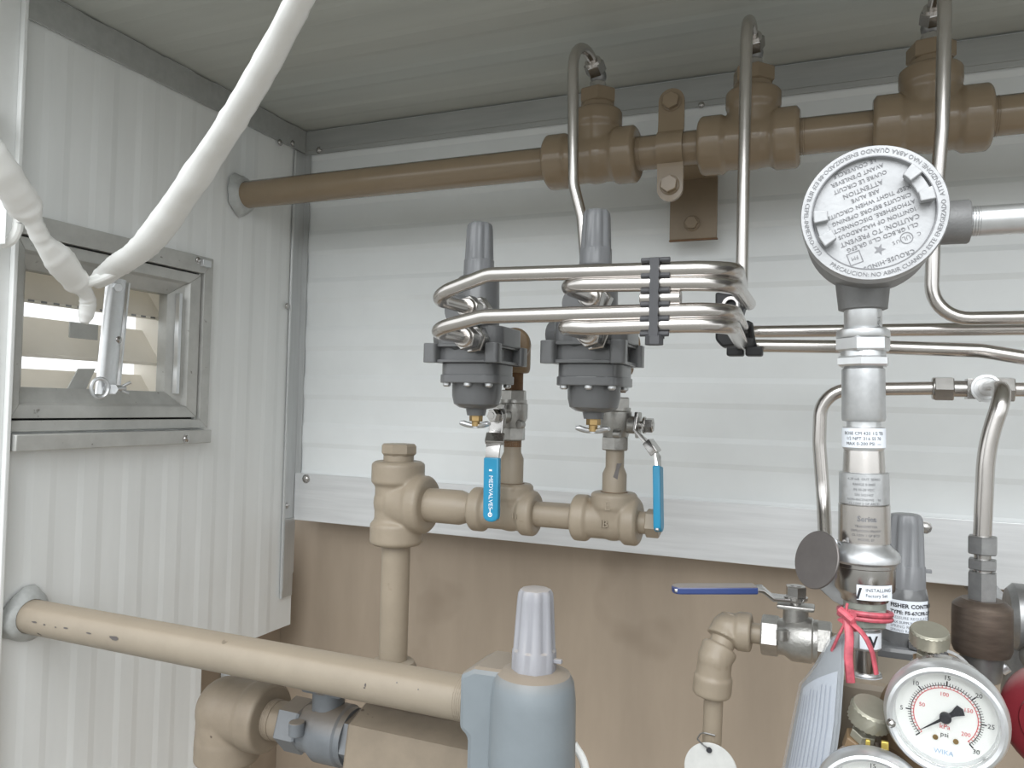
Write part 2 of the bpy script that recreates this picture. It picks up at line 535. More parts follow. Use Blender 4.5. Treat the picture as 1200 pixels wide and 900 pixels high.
# door post at the mouth
b = MB()
b.aabb((XL - 0.012, YF - 0.024, ZB), (XL + 0.006, YF - 0.001, ZC + 0.02))
b.aabb((XL + 0.006, YF - 0.005, ZB), (XL + 0.012, YF - 0.001, ZC))
tp = struct(b, 'trim_5', M['post_white'], bevel=0.001)
part(MB().aabb((XL - 0.055, YF - 0.030, ZB), (XL - 0.0125, YF - 0.004, ZC + 0.02)), 'post_backing', M['bracket'], tp)
rivet_mesh(at(13, 16, YF - 0.005) + V((0.002, 0, 0)), V((0, -1, 0)), 0.003, 'screw', tp)

# sealant collars where the two pipes pierce the left wall
def sealant(c, r, seed, label):
    rnd = random.Random(seed)
    q = MB()
    seg, rows = 30, 5
    vs, fs = [], []
    for j in range(rows):
        t = j / (rows - 1)
        for i in range(seg):
            an = 2 * math.pi * i / seg
            rr = r * (1.55 - 0.5 * t) * (1 + 0.08 * math.sin(3 * an + seed) + rnd.uniform(-0.05, 0.05))
            if j == rows - 1:
                rr = r * 0.98
            vs.append(V((XL + 0.002 + 0.010 * math.sin(t * 1.5), c.y + math.cos(an) * rr, c.z + math.sin(an) * rr)))
    for j in range(rows - 1):
        for i in range(seg):
            k = (i + 1) % seg
            fs.append((j * seg + i, j * seg + k, (j + 1) * seg + k, (j + 1) * seg + i))
    q.add(vs, fs)
    o = part(q, 'sealant_ring', M['clear_plastic'], None, sharp=60)
    return tag(o, label, 'sealant')

# ------------------------------------------------------------------ window
w = bpy.data.objects.new('window_1', None)
col.objects.link(w)
w.location = V((XL, (YF + yr) / 2, zb))
w['kind'] = 'structure'
w['label'] = 'small aluminium framed window with outside louvres in the left wall'
w['category'] = 'window'
def lw(px, py, x=0.0):
    return on_x(px, py, XL + x)
def frame_ring(outer, inner, x0, xo, xi, names, matl):
    """four mitred members; outer/inner = (y0,y1,z0,z1); room face height xo at the outer edge and xi at the inner edge"""
    oy0, oy1, oz0, oz1 = outer
    iy0, iy1, iz0, iz1 = inner
    O = [(oy0, oz1), (oy1, oz1), (oy1, oz0), (oy0, oz0)]
    I = [(iy0, iz1), (iy1, iz1), (iy1, iz0), (iy0, iz0)]
    for k in range(4):
        j = (k + 1) % 4
        if names[k] is None:
            continue
        vs = []
        for (o_, i_) in ((O[k], I[k]), (O[j], I[j])):
            for t, h in ((0, x0), (0, xo), (0.42, xo), (0.5, xo * 0.55 + xi * 0.45), (1, xi), (1, x0)):
                y = o_[0] + (i_[0] - o_[0]) * t
                z = o_[1] + (i_[1] - o_[1]) * t
                vs.append(V((XL + h, y, z)))
        n = 6
        fs = [tuple(range(n)), tuple(range(2 * n - 1, n - 1, -1))] + [(i, (i + 1) % n, n + (i + 1) % n, n + i) for i in range(n)]
        part(MB().add(vs, fs), names[k], matl, w, bevel=0.0007)
# outer frame, sash
oy0, oy1, oz0, oz1 = YF + 0.001, yr, zb, zt
sy0, sy1 = YF + 0.004, lw(231, 400).y
sz1 = lw(231, 322).z
sz0 = lw(228, 489).z
frame_ring((oy0, oy1, oz0 + 0.017, oz1), (sy0 - 0.002, sy1 + 0.002, sz0 - 0.002, sz1 + 0.002), -0.004, 0.006, 0.006, ('frame_head', 'frame_jamb', 'frame_sill', None), M['win_alu'])
part(MB().aabb((XL + 0.001, oy0, oz0), (XL + 0.016, oy1 - 0.004, oz0 + 0.015)), 'sill_ledge', M['win_alu'], w, bevel=0.001)
iy0, iy1 = lw(37, 380, 0.002).y, lw(203, 400, 0.002).y
iz1, iz0 = lw(207, 345, 0.002).z, lw(200, 459, 0.002).z
frame_ring((sy0, sy1, sz0, sz1), (iy0, iy1, iz0, iz1), -0.022, 0.003, -0.009, ('sash_top_rail', 'sash_stile', 'sash_bottom_rail', 'sash_stile'), M['win_alu'])
part(MB().aabb((XL - 0.010, oy0, sz1 - 0.002), (XL - 0.004, sy1 + 0.010, sz1 + 0.012)), 'gap_strip', M['dark_gap'], w)  # black strips added in the sash gap to stop light leaking through
part(MB().aabb((XL - 0.010, oy0, sz0 - 0.012), (XL - 0.004, sy1 + 0.010, sz0 + 0.002)), 'gap_strip', M['dark_gap'], w)
part(MB().aabb((XL - 0.010, sy1 - 0.002, sz0 - 0.002), (XL - 0.004, sy1 + 0.010, sz1 + 0.002)), 'gap_strip', M['dark_gap'], w)
part(MB().aabb((XL - 0.003, iy1 + 0.006, iz0 - 0.002), (XL + 0.003, iy1 + 0.010, iz1 + 0.002)), 'bead', M['bright_alu'], w)
for px, py in ((232, 305), (238, 308)):
    rivet_mesh(lw(px, py, 0.006), EX, 0.0032, 'screw', w)
rivet_mesh(lw(218, 514, 0.016), EX, 0.004, 'screw', w)
# corner clip
part(MB().box(lw(241, 309, 0.009), EX, EY, EZ, 0.003, 0.006, 0.004), 'corner_clip', M['bright_alu'], w, bevel=0.0006)
# outside louvre: deep sleeve, sloping cream slats with bright lips
sl = -0.075
for a, c in (((iy0 - 0.02, iz1 + 0.014), (iy1 + 0.02, iz1 + 0.018)), ((iy0 - 0.02, iz0 - 0.030), (iy1 + 0.02, iz0 - 0.026))):
    part(MB().aabb((XL + sl, a[0], a[1]), (XL - 0.014, c[0], c[1])), 'sleeve', M['cream'], w)
part(MB().aabb((XL + sl, iy1 + 0.016, iz0 - 0.026), (XL - 0.014, iy1 + 0.020, iz1 + 0.014)), 'sleeve', M['cream'], w)
XS = -0.030
zl1 = on_x(120, 366, XL + XS).z
zl2 = on_x(120, 424, XL + XS).z
dz = zl1 - zl2
for k in range(4):
    z0 = zl1 + dz * (1 - k)              # lower inside edge of slat k
    q = MB()
    th = 0.0012
    prof2 = [(XS, z0), (XS, z0 + 0.003), (XS - 0.004, z0 + 0.004), (XS - 0.034, z0 + dz * 0.80), (XS - 0.044, z0 + dz * 0.80), (XS - 0.044, z0 + dz * 0.80 - th), (XS - 0.035, z0 + dz * 0.80 - th), (XS - 0.005, z0)]
    q.prism([V((XL + x, iy0 - 0.02, z)) for x, z in prof2], V((0, iy1 - iy0 + 0.036, 0)))
    part(q, 'louvre_slat', M['cream'], w)
for k in range(12):                      # small drain slots in the upper lip
    y = iy0 + 0.018 + (iy1 - iy0) * (k / 12.0) * 0.95
    part(MB().aabb((XL + XS + 0.0001, y, zl1 + 0.0008), (XL + XS + 0.0006, y + 0.006, zl1 + 0.0028)), 'drain_slot', M['dull_steel'], w)
# bracket plates seen through the glass opening
part(MB().box(lw(98, 388, -0.02), EX, EY, EZ, 0.001, 0.016, 0.008), 'hinge_plate', M['win_alu'], w, bevel=0.0005)
q = MB()
q.prism([lw(78, 458, -0.018), lw(92, 432, -0.018), lw(112, 432, -0.018), lw(100, 458, -0.018)], V((-0.0015, 0, 0)))
part(q, 'hinge_arm', M['win_alu'], w)

# window stay bar with ring bolt
sb0, sb1 = lw(123, 462, 0.022), lw(136, 327, 0.022)
st = thing('window_stay', 'bright aluminium stay bar hanging upright across the middle of the louvred window', 'stay bar', sb0)
q = MB()
ww = 0.0115
ax = (sb1 - sb0).normalized()
cy = EY
prf = []
for k in range(9):
    an = math.pi * k / 8
    prf.append((0.0055 * math.sin(an), -math.cos(an) * ww))
prof_pts = [sb0 + EX * x + cy * y for x, y in prf] + [sb0 + EX * (x - 0.0015) + cy * (y * 0.92) for x, y in reversed(prf)]
q.prism(prof_pts, sb1 - sb0)
part(q, 'channel', M['bright_alu'], st)
part(MB().box(lw(143, 395, 0.020) , EX, EY, ax, 0.0035, 0.001, (sb1 - sb0).length * 0.48), 'flange', M['bright_alu'], st)
rivet_mesh(lw(138, 398, 0.026), EX, 0.0035, 'bolt', st)
q = MB().hexa(lw(139, 337, 0.024), lw(139, 337, 0.032), 0.0045)
part(q, 'hex_nut', M['zinc'], st)
rc = lw(117, 455, 0.032)
ring = [rc + (EY * 0.76 + EX * 0.3) * (0.0095 * math.cos(2 * math.pi * k / 24)) + EZ * (0.0095 * math.sin(2 * math.pi * k / 24)) for k in range(25)]
part(MB().tube(ring, 0.0018, 8, caps=False), 'pull_ring', M['zinc'], st)
part(MB().cyl(lw(124, 455, 0.030), lw(146, 455, 0.030), 0.0032), 'clamp_bolt', M['zinc'], st)
part(MB().cyl(lw(143, 453, 0.031), lw(153, 448, 0.034), 0.0015), 'split_pin', M['zinc'], st)
part(MB().cyl(lw(143, 458, 0.031), lw(151, 461, 0.034), 0.0015), 'split_pin', M['zinc'], st)
part(MB().hexa(lw(132, 456, 0.026), lw(132, 456, 0.036), 0.0055), 'hex_nut', M['zinc'], st)

# ------------------------------------------------------------------ white plastic strips
def strip(ctrl, name, label, seed, cat='plastic strip'):
    """ctrl = [(point, width m, flatness, twist)]"""
    rnd = random.Random(seed)
    P0 = [c[0] for c in ctrl]
    pts, rs, fl = [], [], []
    n = len(ctrl)
    for i in range(n - 1):
        p0, p1, p2, p3 = P0[max(i - 1, 0)], P0[i], P0[i + 1], P0[min(i + 2, n - 1)]
        for k in range(7):
            t = k / 7
            pts.append(0.5 * (2 * p1 + (p2 - p0) * t + (2 * p0 - 5 * p1 + 4 * p2 - p3) * t * t + (3 * p1 - p0 - 3 * p2 + p3) * t ** 3))
            s = t * t * (3 - 2 * t)
            rs.append(1.1 * (ctrl[i][1] * (1 - s) + ctrl[i + 1][1] * s) / 2 * rnd.uniform(0.96, 1.04))
            fl.append((ctrl[i][2] * (1 - s) + ctrl[i + 1][2] * s + 0.2) * rnd.uniform(0.9, 1.1))
    pts.append(P0[-1]); rs.append(ctrl[-1][1] / 2); fl.append(ctrl[-1][2])
    return pts, rs, fl
def sw(px, py, X, wpx):
    p = on_x(px, py, X)
    return p, sz(wpx, p)
c1 = []
for px, py, X, wpx, fl in ((480, -270, -0.185, 27, 0.7), (405, -110, -0.235, 27, 0.7), (372, -42, -0.265, 27, 0.7), (340, 22, -0.30, 29, 0.65), (302, 92, -0.35, 29, 0.7), (262, 158, -0.41, 30, 0.62), (222, 218, -0.475, 31, 0.7), (190, 264, -0.53, 32, 0.6), (166, 292, -0.57, 31, 0.5), (143, 308, -0.605, 29, 0.5), (124, 322, -0.635, 25, 0.5), (110, 334, -0.648, 13, 0.7)):
    p, ww_ = sw(px, py, X, wpx)
    c1.append((p, ww_, fl))
pts, rs, fl = strip(c1, '', '', 3)
o = part(MB().tube(pts, rs, 14, flat=fl), 'plastic_strip', M['white_plastic'], None, sharp=50)
tag(o, 'long white plastic wrapped strip slanting from window stay up to the ceiling', 'plastic strip')
c2 = []
for px, py, X, wpx, fl in ((-60, 118, -0.60, 36, 0.5), (-18, 172, -0.60, 36, 0.5), (10, 212, -0.605, 36, 0.45), (28, 240, -0.615, 36, 0.5), (40, 262, -0.62, 19, 0.8), (50, 282, -0.625, 20, 0.7), (70, 305, -0.63, 32, 0.4), (88, 328, -0.642, 28, 0.45), (100, 343, -0.648, 15, 0.7), (103, 355, -0.652, 18, 0.45), (101, 368, -0.654, 17, 0.4), (98, 379, -0.655, 9, 0.5)):
    p, ww_ = sw(px, py, X, wpx)
    c2.append((p, ww_, fl))
c2.insert(0, (V((XL + 0.002, YF - 0.034, c2[0][0].z + 0.035)), c2[0][1], 0.5))
pts, rs, fl = strip(c2, '', '', 5)
st2 = thing('plastic_strip', 'crumpled white plastic strip running from the white post down to window stay', 'plastic strip', pts[-1])
part(MB().tube(pts, rs, 14, flat=fl), 'sheet', M['white_plastic'], st2, sharp=50)
kn = on_x(116, 326, -0.632)
loop = [kn + _r * (0.014 * math.cos(a)) * 1.0 + _u * (0.006 * math.cos(a)) + EX * (0.007 * math.sin(a)) for a in [2 * math.pi * k / 20 for k in range(21)]]
part(MB().tube(loop, 0.0035, 10, caps=False), 'knot', M['white_plastic'], st2)
# pad strapped round the post
q = MB()
pc = on_x(5, 262, -0.655)
loop = [pc + _r * (0.012 * math.cos(a)) + EZ * (0.017 * math.sin(a)) for a in [2 * math.pi * k / 20 for k in range(21)]]
q.tube(loop, 0.0042, 10, caps=False)
pad = thing('post_latch', 'rounded white plastic latch loop on the white post at the left edge', 'latch', pc - EZ * 0.02)
part(q, 'loop', M['white_plastic'], pad)
part(MB().box(on_x(0, 258, -0.650), EX, _r, EZ, 0.004, 0.003, 0.021), 'plate', M['post_white'], pad, bevel=0.0015)

# ------------------------------------------------------------------ pipework builders
def thread(mb, p0, axis, r, n=5, pitch=0.0016):
    pr = []
    for k in range(n):
        pr += [(k * pitch, r * 0.985), (k * pitch + pitch * 0.5, r * 1.02)]
    mb.lathe(pr, p0, axis, 24)
def tee_mesh(A, B, C, bdir, blen, r, rc, band, vox=0.0013, rb=None, bband=None):
    """forged tee: run from A to B, branch leaving at C along bdir"""
    q = MB()
    ax = (B - A).normalized()
    L = (B - A).length
    e = rc * 0.16
    q.lathe([(0, rc * 0.86), (e * 0.7, rc), (band - e, rc), (band, r), (L - band, r), (L - band + e, rc), (L - e * 0.7, rc), (L, rc * 0.86)], A, ax, 40)
    rb = rb or r
    rcb = rc if rb == r else rb * 1.08
    bb = bband or band
    q.lathe([(0, rb * 0.95), (blen - bb, rb), (blen - bb + e, rcb), (blen - e * 0.7, rcb), (blen, rcb * 0.88)], C, bdir, 40)
    q.sphere(C, r * 1.06, 24, 14)
    return q
def socket(mb, p, axis, r):             # dark rim where a pipe enters
    mb.lathe([(-0.001, r * 0.9), (-0.001, r * 1.10), (0.0012, r * 1.10), (0.0016, r * 0.9)], p, axis, 28)

# ------------------------------------------------------------------ upper header
YH = 0.747
ZH = (at(633, 193, YH).z + at(1180, 138, YH).z + at(351, 219, YH).z) / 3
def hx(px):
    py = 225.5 - 0.0982 * (px - 289)
    return V((at(px, py, YH).x, YH, ZH))
RH = 0.0166
hdr = thing('pipe_header', 'glossy tan header pipe with three tees running below the ceiling', 'pipe', hx(300))
part(MB().cyl(V((XL - 0.02, YH, ZH)), hx(652), RH, 0), 'pipe', M['tan_gloss'], hdr)
tees = ((642, 748, 699, 0.052), (820, 938, 882, 0.052), (1022, 1162, 1090, 0.052))
prev = None
tops = []
for k, (a, c, mid, bl) in enumerate(tees):
    A, B, C = hx(a), hx(c), hx(mid)
    r, rc = 0.0245, 0.0280
    q = tee_mesh(A, B, C, EZ, bl - 0.004, r, rc, 0.026, rb=0.0235, bband=0.02)
    t = part(q, 'tee', M['tan_gloss'], hdr, remesh=0.0014)
    top = C + EZ * bl
    q = MB()
    q.cyl(top - EZ * 0.008, top + EZ * 0.003, 0.0170)
    q.hexa(top + EZ * 0.002, top + EZ * 0.0165, 0.0195, 0.3)
    part(q, 'hex_bushing', M['tan_gloss'], t)
    tops.append(top + EZ * 0.0165)
    q = MB()
    thread(q, B + EX * 0.0002, EX, RH, 3)
    part(q, 'thread', M['tan_gloss'], t)
part(MB().cyl(hx(740), hx(828), RH, 0), 'pipe', M['tan_gloss'], hdr)
part(MB().cyl(hx(930), hx(1030), RH, 0), 'pipe', M['tan_gloss'], hdr)
part(MB().cyl(hx(1154), V((XR - 0.001, YH, ZH)), RH, 0), 'pipe', M['tan_gloss'], hdr)
sealant(V((XL, YH, ZH)), RH, 1, 'clear sealant collar round the upper tan pipe at the left wall')

# clamp strap and the wall bracket
cx = hx(788).x
hw = sz(15, hx(788))
cl = thing('pipe_clamp', 'tan two-bolt pipe clamp strapping the header to its brown wall bracket', 'clamp', V((cx, YH, ZH - 0.055)))
q = MB()
th = 0.0035
R_ = RH + 0.0006
fr = []
fr.append((-0.006, 0.045)); fr.append((-0.006, R_ + 0.004))
for k in range(9):
    an = math.radians(65 - 130 * k / 8)
    fr.append((-R_ * math.cos(an) * 1.0, R_ * math.sin(an)))
fr.append((-0.006, -R_ - 0.004)); fr.append((-0.006, -0.040))
inn = [(y, z) for y, z in fr]
outp = [(y - th, z) for y, z in fr]
q.prism([V((cx - hw, YH + y, ZH + z)) for y, z in inn] + [V((cx - hw, YH + y, ZH + z)) for y, z in reversed(outp)], V((2 * hw, 0, 0)))
# rounded ends
q.lathe([(-0.0001, hw * 0.998), (th + 0.0001, hw * 0.998)], V((cx, YH - 0.006, ZH + 0.045)), V((0, -1, 0)), 24)
q.lathe([(-0.0001, hw * 0.998), (th + 0.0001, hw * 0.998)], V((cx, YH - 0.006, ZH - 0.040)), V((0, -1, 0)), 24)
part(q, 'strap', M['tan_gloss'], cl, sharp=20)
for zz in (0.044, -0.037):
    p = V((cx, YH - 0.006 - th - 0.0002, ZH + zz))
    q = MB().cyl(p, p + V((0, -0.0015, 0)), 0.0095)
    q.hexa(p + V((0, -0.001, 0)), p + V((0, -0.007, 0)), 0.0085, 0.4)
    part(q, 'bolt', M['tan_gloss'], cl)
br_l, br_r = at(786, 240, D - 0.03).x, at(841, 240, D - 0.03).x
br_b = at(812, 281, D - 0.03).z
q = MB().aabb((br_l, D - 0.034, br_b), (br_r, D - 0.029, ZH + 0.012))
q.aabb((br_l, YH + 0.0168, ZH - 0.004), (br_r, D - 0.029, ZH + 0.002))
q.aabb((br_l + 0.006, D - 0.029, ZH - 0.03), (br_r - 0.006, D - 0.0026, ZH + 0.01))
bk = part(q, 'bracket_plate', M['bracket'], cl, bevel=0.0008)
part(MB().aabb((br_l - 0.0004, D - 0.0342, br_b - 0.0012), (br_r + 0.0008, D - 0.0288, br_b)), 'cut_edge', M['rust'], bk)
p = at(811, 262, D - 0.034)
q = MB().cyl(p, p + V((0, -0.002, 0)), 0.0085)
q.hexa(p + V((0, -0.001, 0)), p + V((0, -0.007, 0)), 0.0072)
part(q, 'bolt', M['bracket'], bk)

# ------------------------------------------------------------------ stainless tubing
RT = 0.0052
def tube_thing(pts, rad, label, r=RT, name='steel_tube', group=None, matl=None):
    pp = fillet(pts, rad)
    o = part(MB().tube(pp, r, 16), name, matl or M['steel'], None, sharp=60)
    return tag(o, label, 'tube', group)
def nut(mb, p, d, r=0.0085, L=0.012, rot=0.2):
    mb.hexa(p, p + d * L, r, rot)
YV = 0.688
def elbow_fitting(top, label, xv, yv):
    """small compression elbow on a bushing; returns the tube's loop from the nut over to the vertical at (xv, yv)"""
    e = thing('elbow_fitting', label, 'fitting', top, 'elbow fittings on the header tees')
    q = MB().hexa(top + EZ * 0.0002, top + EZ * 0.009, 0.0088, 0.1)
    q.cyl(top, top + EZ * 0.014, 0.0065)
    part(q, 'stem', M['steel_fit'], e)
    c = top + EZ * 0.015
    part(MB().sphere(c, 0.0085), 'block', M['dull_steel'], e)
    h = V((xv - c.x, yv - c.y, 0))
    hn = h.normalized()
    d = (hn * math.cos(math.radians(35)) + EZ * math.sin(math.radians(35))).normalized()
    q = MB().hexa(c + d * 0.005, c + d * 0.016, 0.0105, 0.2)
    part(q, 'nut', M['steel_fit'], e)
    q = MB().lathe([(0, 0.0088), (0.003, 0.0080), (0.0034, 0.0056)], c + d * 0.0158, d, 24)
    part(q, 'nut_face', M['steel'], e)
    st_ = c + d * 0.016
    sl_ = (V((xv, yv, 0)) - V((st_.x, st_.y, 0))).length
    a0 = math.radians(125)
    R = sl_ / (1 - math.cos(a0))
    z0 = st_.z - R * math.sin(a0)
    pts = [c + d * 0.010]
    for k in range(13):
        a = a0 * (1 - k / 12.0)
        s_ = sl_ - R + R * math.cos(a)
        pts.append(V((st_.x, st_.y, 0)) + hn * s_ + EZ * (z0 + R * math.sin(a)))
    return pts
loopA = elbow_fitting(tops[0], 'small steel elbow fitting on the leftmost header tee', at(671, 100, YV).x, YV)
loopB = elbow_fitting(tops[1], 'small steel elbow fitting on the middle header tee', at(874, 90, YV).x, YV)
loopC = elbow_fitting(tops[2], 'small steel elbow fitting on the right header tee, top of picture', at(1107, 20, 0.672).x, 0.672)
def tube_raw(pts, label, r=RT):
    o = part(MB().tube(pts, r, 16), 'steel_tube', M['steel'], None, sharp=60)
    return tag(o, label, 'tube')
tA = fillet([loopA[-1], at(672, 215, YV), at(682, 255, YV), at(688, 335, YV)], [0.05, 0.05])
tube_raw(loopA + tA[1:], 'thin steel tube looping from leftmost header tee down behind right dark grey regulator')

YTB = 0.492
def bundle(y_straight_l, y_straight_r, lpx, lpy, kpx, kpy, rpx, ext, name_l):
    pass
ZP = {}
def tb(px, py):
    return at(px, py, YTB)
# regulator port positions come first (tubes enter them)
YR = 0.60
PORT = {1: (at(560, 364, YR - 0.030), at(556, 398, YR - 0.034)), 2: (at(700, 352, YR - 0.030), at(698, 394, YR - 0.034))}

def front_tube(port, left, knee, right, tail, label, rads):
    """port on the regulator -> towards the viewer -> right along the bundle -> back towards the wall"""
    pl = tb(*left)
    start = V((pl.x + 0.003, port.y - 0.012, port.z)) 
    start = port + V((0, -0.010, 0))
    p1 = V((start.x, YTB, pl.z))
    pts = [start, V((start.x - 0.002, YTB, start.z)), tb(*knee), tb(*right)] + tail
    return tube_thing(pts, rads, label)
def front_path(port, knee, right, tail, rads):
    start = port + V((0, -0.010, 0))
    return fillet([start, V((start.x - 0.002, YTB, start.z)), tb(*knee), tb(*right)] + tail, rads)
pB = front_path(PORT[1][0], (572, 322), (862, 314), [at(869, 338, YV - 0.004), loopB[-1]], [0.020, 0.03, 0.026, 0.014])
tube_raw(pB[:-1] + loopB[::-1], 'top steel tube of the bundle, rising on to the middle header tee')
tail2 = [at(878, 356, 0.640)]
front_tube(PORT[2][0], (660, 350), (715, 333), (858, 331), tail2, 'second steel tube from the top of the bundle, ending at rear clamp', [0.020, 0.05, 0.026])
tail3 = [at(872, 389, 0.69), V((XR - 0.002, 0.69, at(1195, 388, 0.69).z))]
front_tube(PORT[1][1], (508, 386), (566, 371), (858, 363), tail3, 'third steel tube of the bundle, from left regulator to right wall above its twin', [0.020, 0.03, 0.026, 0.014])
tail4 = [at(870, 405, 0.655), at(1040, 407, 0.655), at(1150, 411, 0.655), at(1205, 420, 0.655), V((XR - 0.002, 0.655, at(1205, 420, 0.655).z))]
front_tube(PORT[2][1], (662, 388), (690, 384), (856, 379), tail4, 'bottom steel tube of the bundle, from right regulator along wall under its twin', [0.020, 0.05, 0.026, 0.014, 0.1, 0.05, 0.05])
# tube C: third tee, down and away to the right
tC = fillet([loopC[-1], at(1104, 150, 0.672), at(1094, 270, 0.672), at(1091, 374, 0.672), V((XR - 0.002, 0.672, at(1195, 375, 0.672).z))], [0.1, 0.1, 0.026])
tube_raw(loopC + tC[1:], 'steel tube dropping past the round junction box and bending right along the wall')

# compression nuts at the regulator ports
for k in (1, 2):
    for j, p in enumerate(PORT[k]):
        e = thing('tube_nut', '%s tube fitting on the %s dark grey regulator' % (('upper', 'lower')[j], ('left', 'right')[k - 1]), 'fitting', p, 'tube fittings on the regulators')
        q = MB()
        q.hexa(p + V((0, 0.006, 0)), p + V((0, -0.004, 0)), 0.0115, 0.15)
        part(q, 'port_hex', M['steel_fit'], e)
        part(MB().cyl(p + V((0, -0.003, 0)), p + V((0, -0.010, 0)), 0.0078), 'collar', M['dull_steel'], e)
        q = MB().hexa(p + V((0, -0.009, 0)), p + V((0, -0.020, 0)), 0.0100, 0.3)
        part(q, 'nut', M['steel_fit'], e)
        part(MB().lathe([(0, 0.0082), (0.003, 0.0068), (0.0032, 0.0050)], p + V((0, -0.0195, 0)), V((0, -1, 0)), 24), 'nut_face', M['steel'], e)

# stacked plastic clamp in front
zc = [at(770, y, YTB).z for y in (310, 320, 331.5, 349, 366.5, 383, 396)]
xc = at(769, 355, YTB).x
tc_ = thing('tube_clamp', 'charcoal plastic stacked clamp holding the four front tubes apart', 'clamp', V((xc, YTB, at(770, 402, YTB).z)))
q = MB()
zt_, zb_ = at(770, 304, YTB).z, at(768, 396, YTB).z
yb = YTB - RT - 0.0026
nseg = 14
strap = []
for k in range(nseg + 1):
    z = zb_ + (zt_ - zb_) * k / nseg
    strap.append((0.0026 + 0.0005 * (k % 2), z))
q.prism([V((xc + h, yb, z)) for h, z in strap] + [V((xc - h, yb, z)) for h, z in reversed(strap)], V((0, 0.0022, 0)))
part(q, 'front_strap', M['dark_plastic'], tc_)
part(MB().aabb((xc - 0.004, YTB + RT + 0.001, zb_), (xc + 0.004, YTB + RT + 0.003, zt_)), 'rear_strap', M['dark_plastic'], tc_)
for py in (306, 324, 341.5, 357.5, 374.5, 392):
    z = at(770, py, YTB).z
    q = MB().cyl(V((xc - 0.0092, YTB - 0.004, z)), V((xc + 0.0092, YTB - 0.004, z)), 0.0017, seg=12)
    q.aabb((xc - 0.0035, YTB - 0.006, z - 0.0010), (xc + 0.0035, YTB + 0.008, z + 0.0010))
    part(q, 'spacer', M['dark_plastic'], tc_)
z = zb_
part(MB().hexa(V((xc, YTB - 0.004, z + 0.001)), V((xc, YTB - 0.004, z - 0.005)), 0.0058, 0.3), 'bolt_head', M['dark_plastic'], tc_)
stub = part(MB().cyl(at(751, 350, YTB), at(798, 349, YTB), RT * 0.92), 'tube_stub', M['steel'])
tag(stub, 'short cut-off piece of steel tube gripped in the middle of front clamp', 'tube')

# rear clamp behind the bends
YC2 = 0.66
rc2 = thing('tube_clamp', 'black rubber clamp block behind the tube bends at right of bundle', 'clamp', at(862, 412, YC2))
q = MB()
pl = [at(838, 342, YC2), at(868, 346, YC2), at(872, 360, YC2), at(868, 374, YC2), at(880, 378, YC2), at(884, 400, YC2), at(868, 404, YC2), at(846, 407, YC2), at(838, 398, YC2)]
q.prism(pl, V((0, 0.018, 0)))
part(q, 'block', M['black'], rc2, bevel=0.002)
q = MB()
c = at(857, 358, YC2)
q.lathe([(0, 0.0045), (0, 0.0070), (0.004, 0.0070), (0.004, 0.0045)], c + V((0, -0.001, 0)), V((0, -1, 0)), 20, caps=False)
part(q, 'steel_bush', M['steel'], rc2)
part(MB().tube([at(866, 322, YC2 - 0.03), at(867, 360, YC2 - 0.032), at(867, 398, YC2 - 0.03)], 0.0011, 8), 'tie_wire', M['dull_steel'], rc2)
for px, py in ((874, 402), (884, 412), (862, 412)):
    p = at(px, py, YC2 - 0.018)
    part(MB().box(p, EX, EY, EZ, 0.0065, 0.006, 0.0038), 'saddle', M['black'], rc2, bevel=0.0015)
p = at(880, 385, 0.655)
part(MB().tube([at(876, 378, 0.675), at(880, 380, 0.665), at(882, 398, 0.640), at(886, 410, 0.645)], 0.0019, 8), 'band', M['black'], rc2)

# tube F with the tee fitting on the right, left loop going down behind the disc
YF2 = 0.665
tz = [at(967, 632, YF2 - 0.02), at(965, 585, YF2), at(960, 520, YF2), at(962, 457, YF2), at(1096, 455, YF2)]
tube_thing(tz, [0.05, 0.05, 0.022], 'steel tube bending down left of the instrument stack behind the dark disc')
ft = at(1150, 456, YF2)
tf = thing('tube_tee', 'polished steel compression tee joining three tubes on the right', 'fitting', ft - EZ * 0.01)
def xx(px):
    return V((at(px, 455, YF2).x, YF2, ft.z))
q = MB().hexa(xx(1094), xx(1117), 0.0098, 0.1)
q.cyl(xx(1092), xx(1095), 0.0085)
part(q, 'nut', M['steel_fit'], tf)
q = MB().hexa(xx(1164), xx(1188), 0.0098, 0.1)
part(q, 'nut', M['steel_fit'], tf)
q = MB().cyl(xx(1115), xx(1166), 0.0062)
q.box(ft, EX, EY, EZ, 0.010, 0.0075, 0.0075)
part(q, 'body', M['steel_fit'], tf, bevel=0.0008)
ring_c = ft + V((0, -0.020, 0))
q = MB().hexa(ft + V((0, -0.007, 0)), ring_c, 0.0100, 0.3)
part(q, 'branch_nut', M['steel_fit'], tf)
part(MB().lathe([(0, 0.0100), (0.0016, 0.0098), (0.0018, 0.0082), (0.0004, 0.0078), (0.0002, 0.0054)], ring_c, V((0, -1, 0)), 28), 'nut_face', M['bright_alu'], tf)
tube_thing([xx(1186), V((XR - 0.002, YF2, ft.z))], 0.01, 'short run of steel tube leaving the compression tee to the right')
YG = 0.585
g0 = ft + V((0, -0.016, 0))
gx = at(1156, 500, YG)
tube_thing([g0, V((g0.x + 0.002, YG, ft.z - 0.002)), at(1156, 520, YG), at(1151, 632, YG)], [0.024, 0.2], 'thicker steel tube dropping from the compression tee into bronze coupling', r=0.0054)

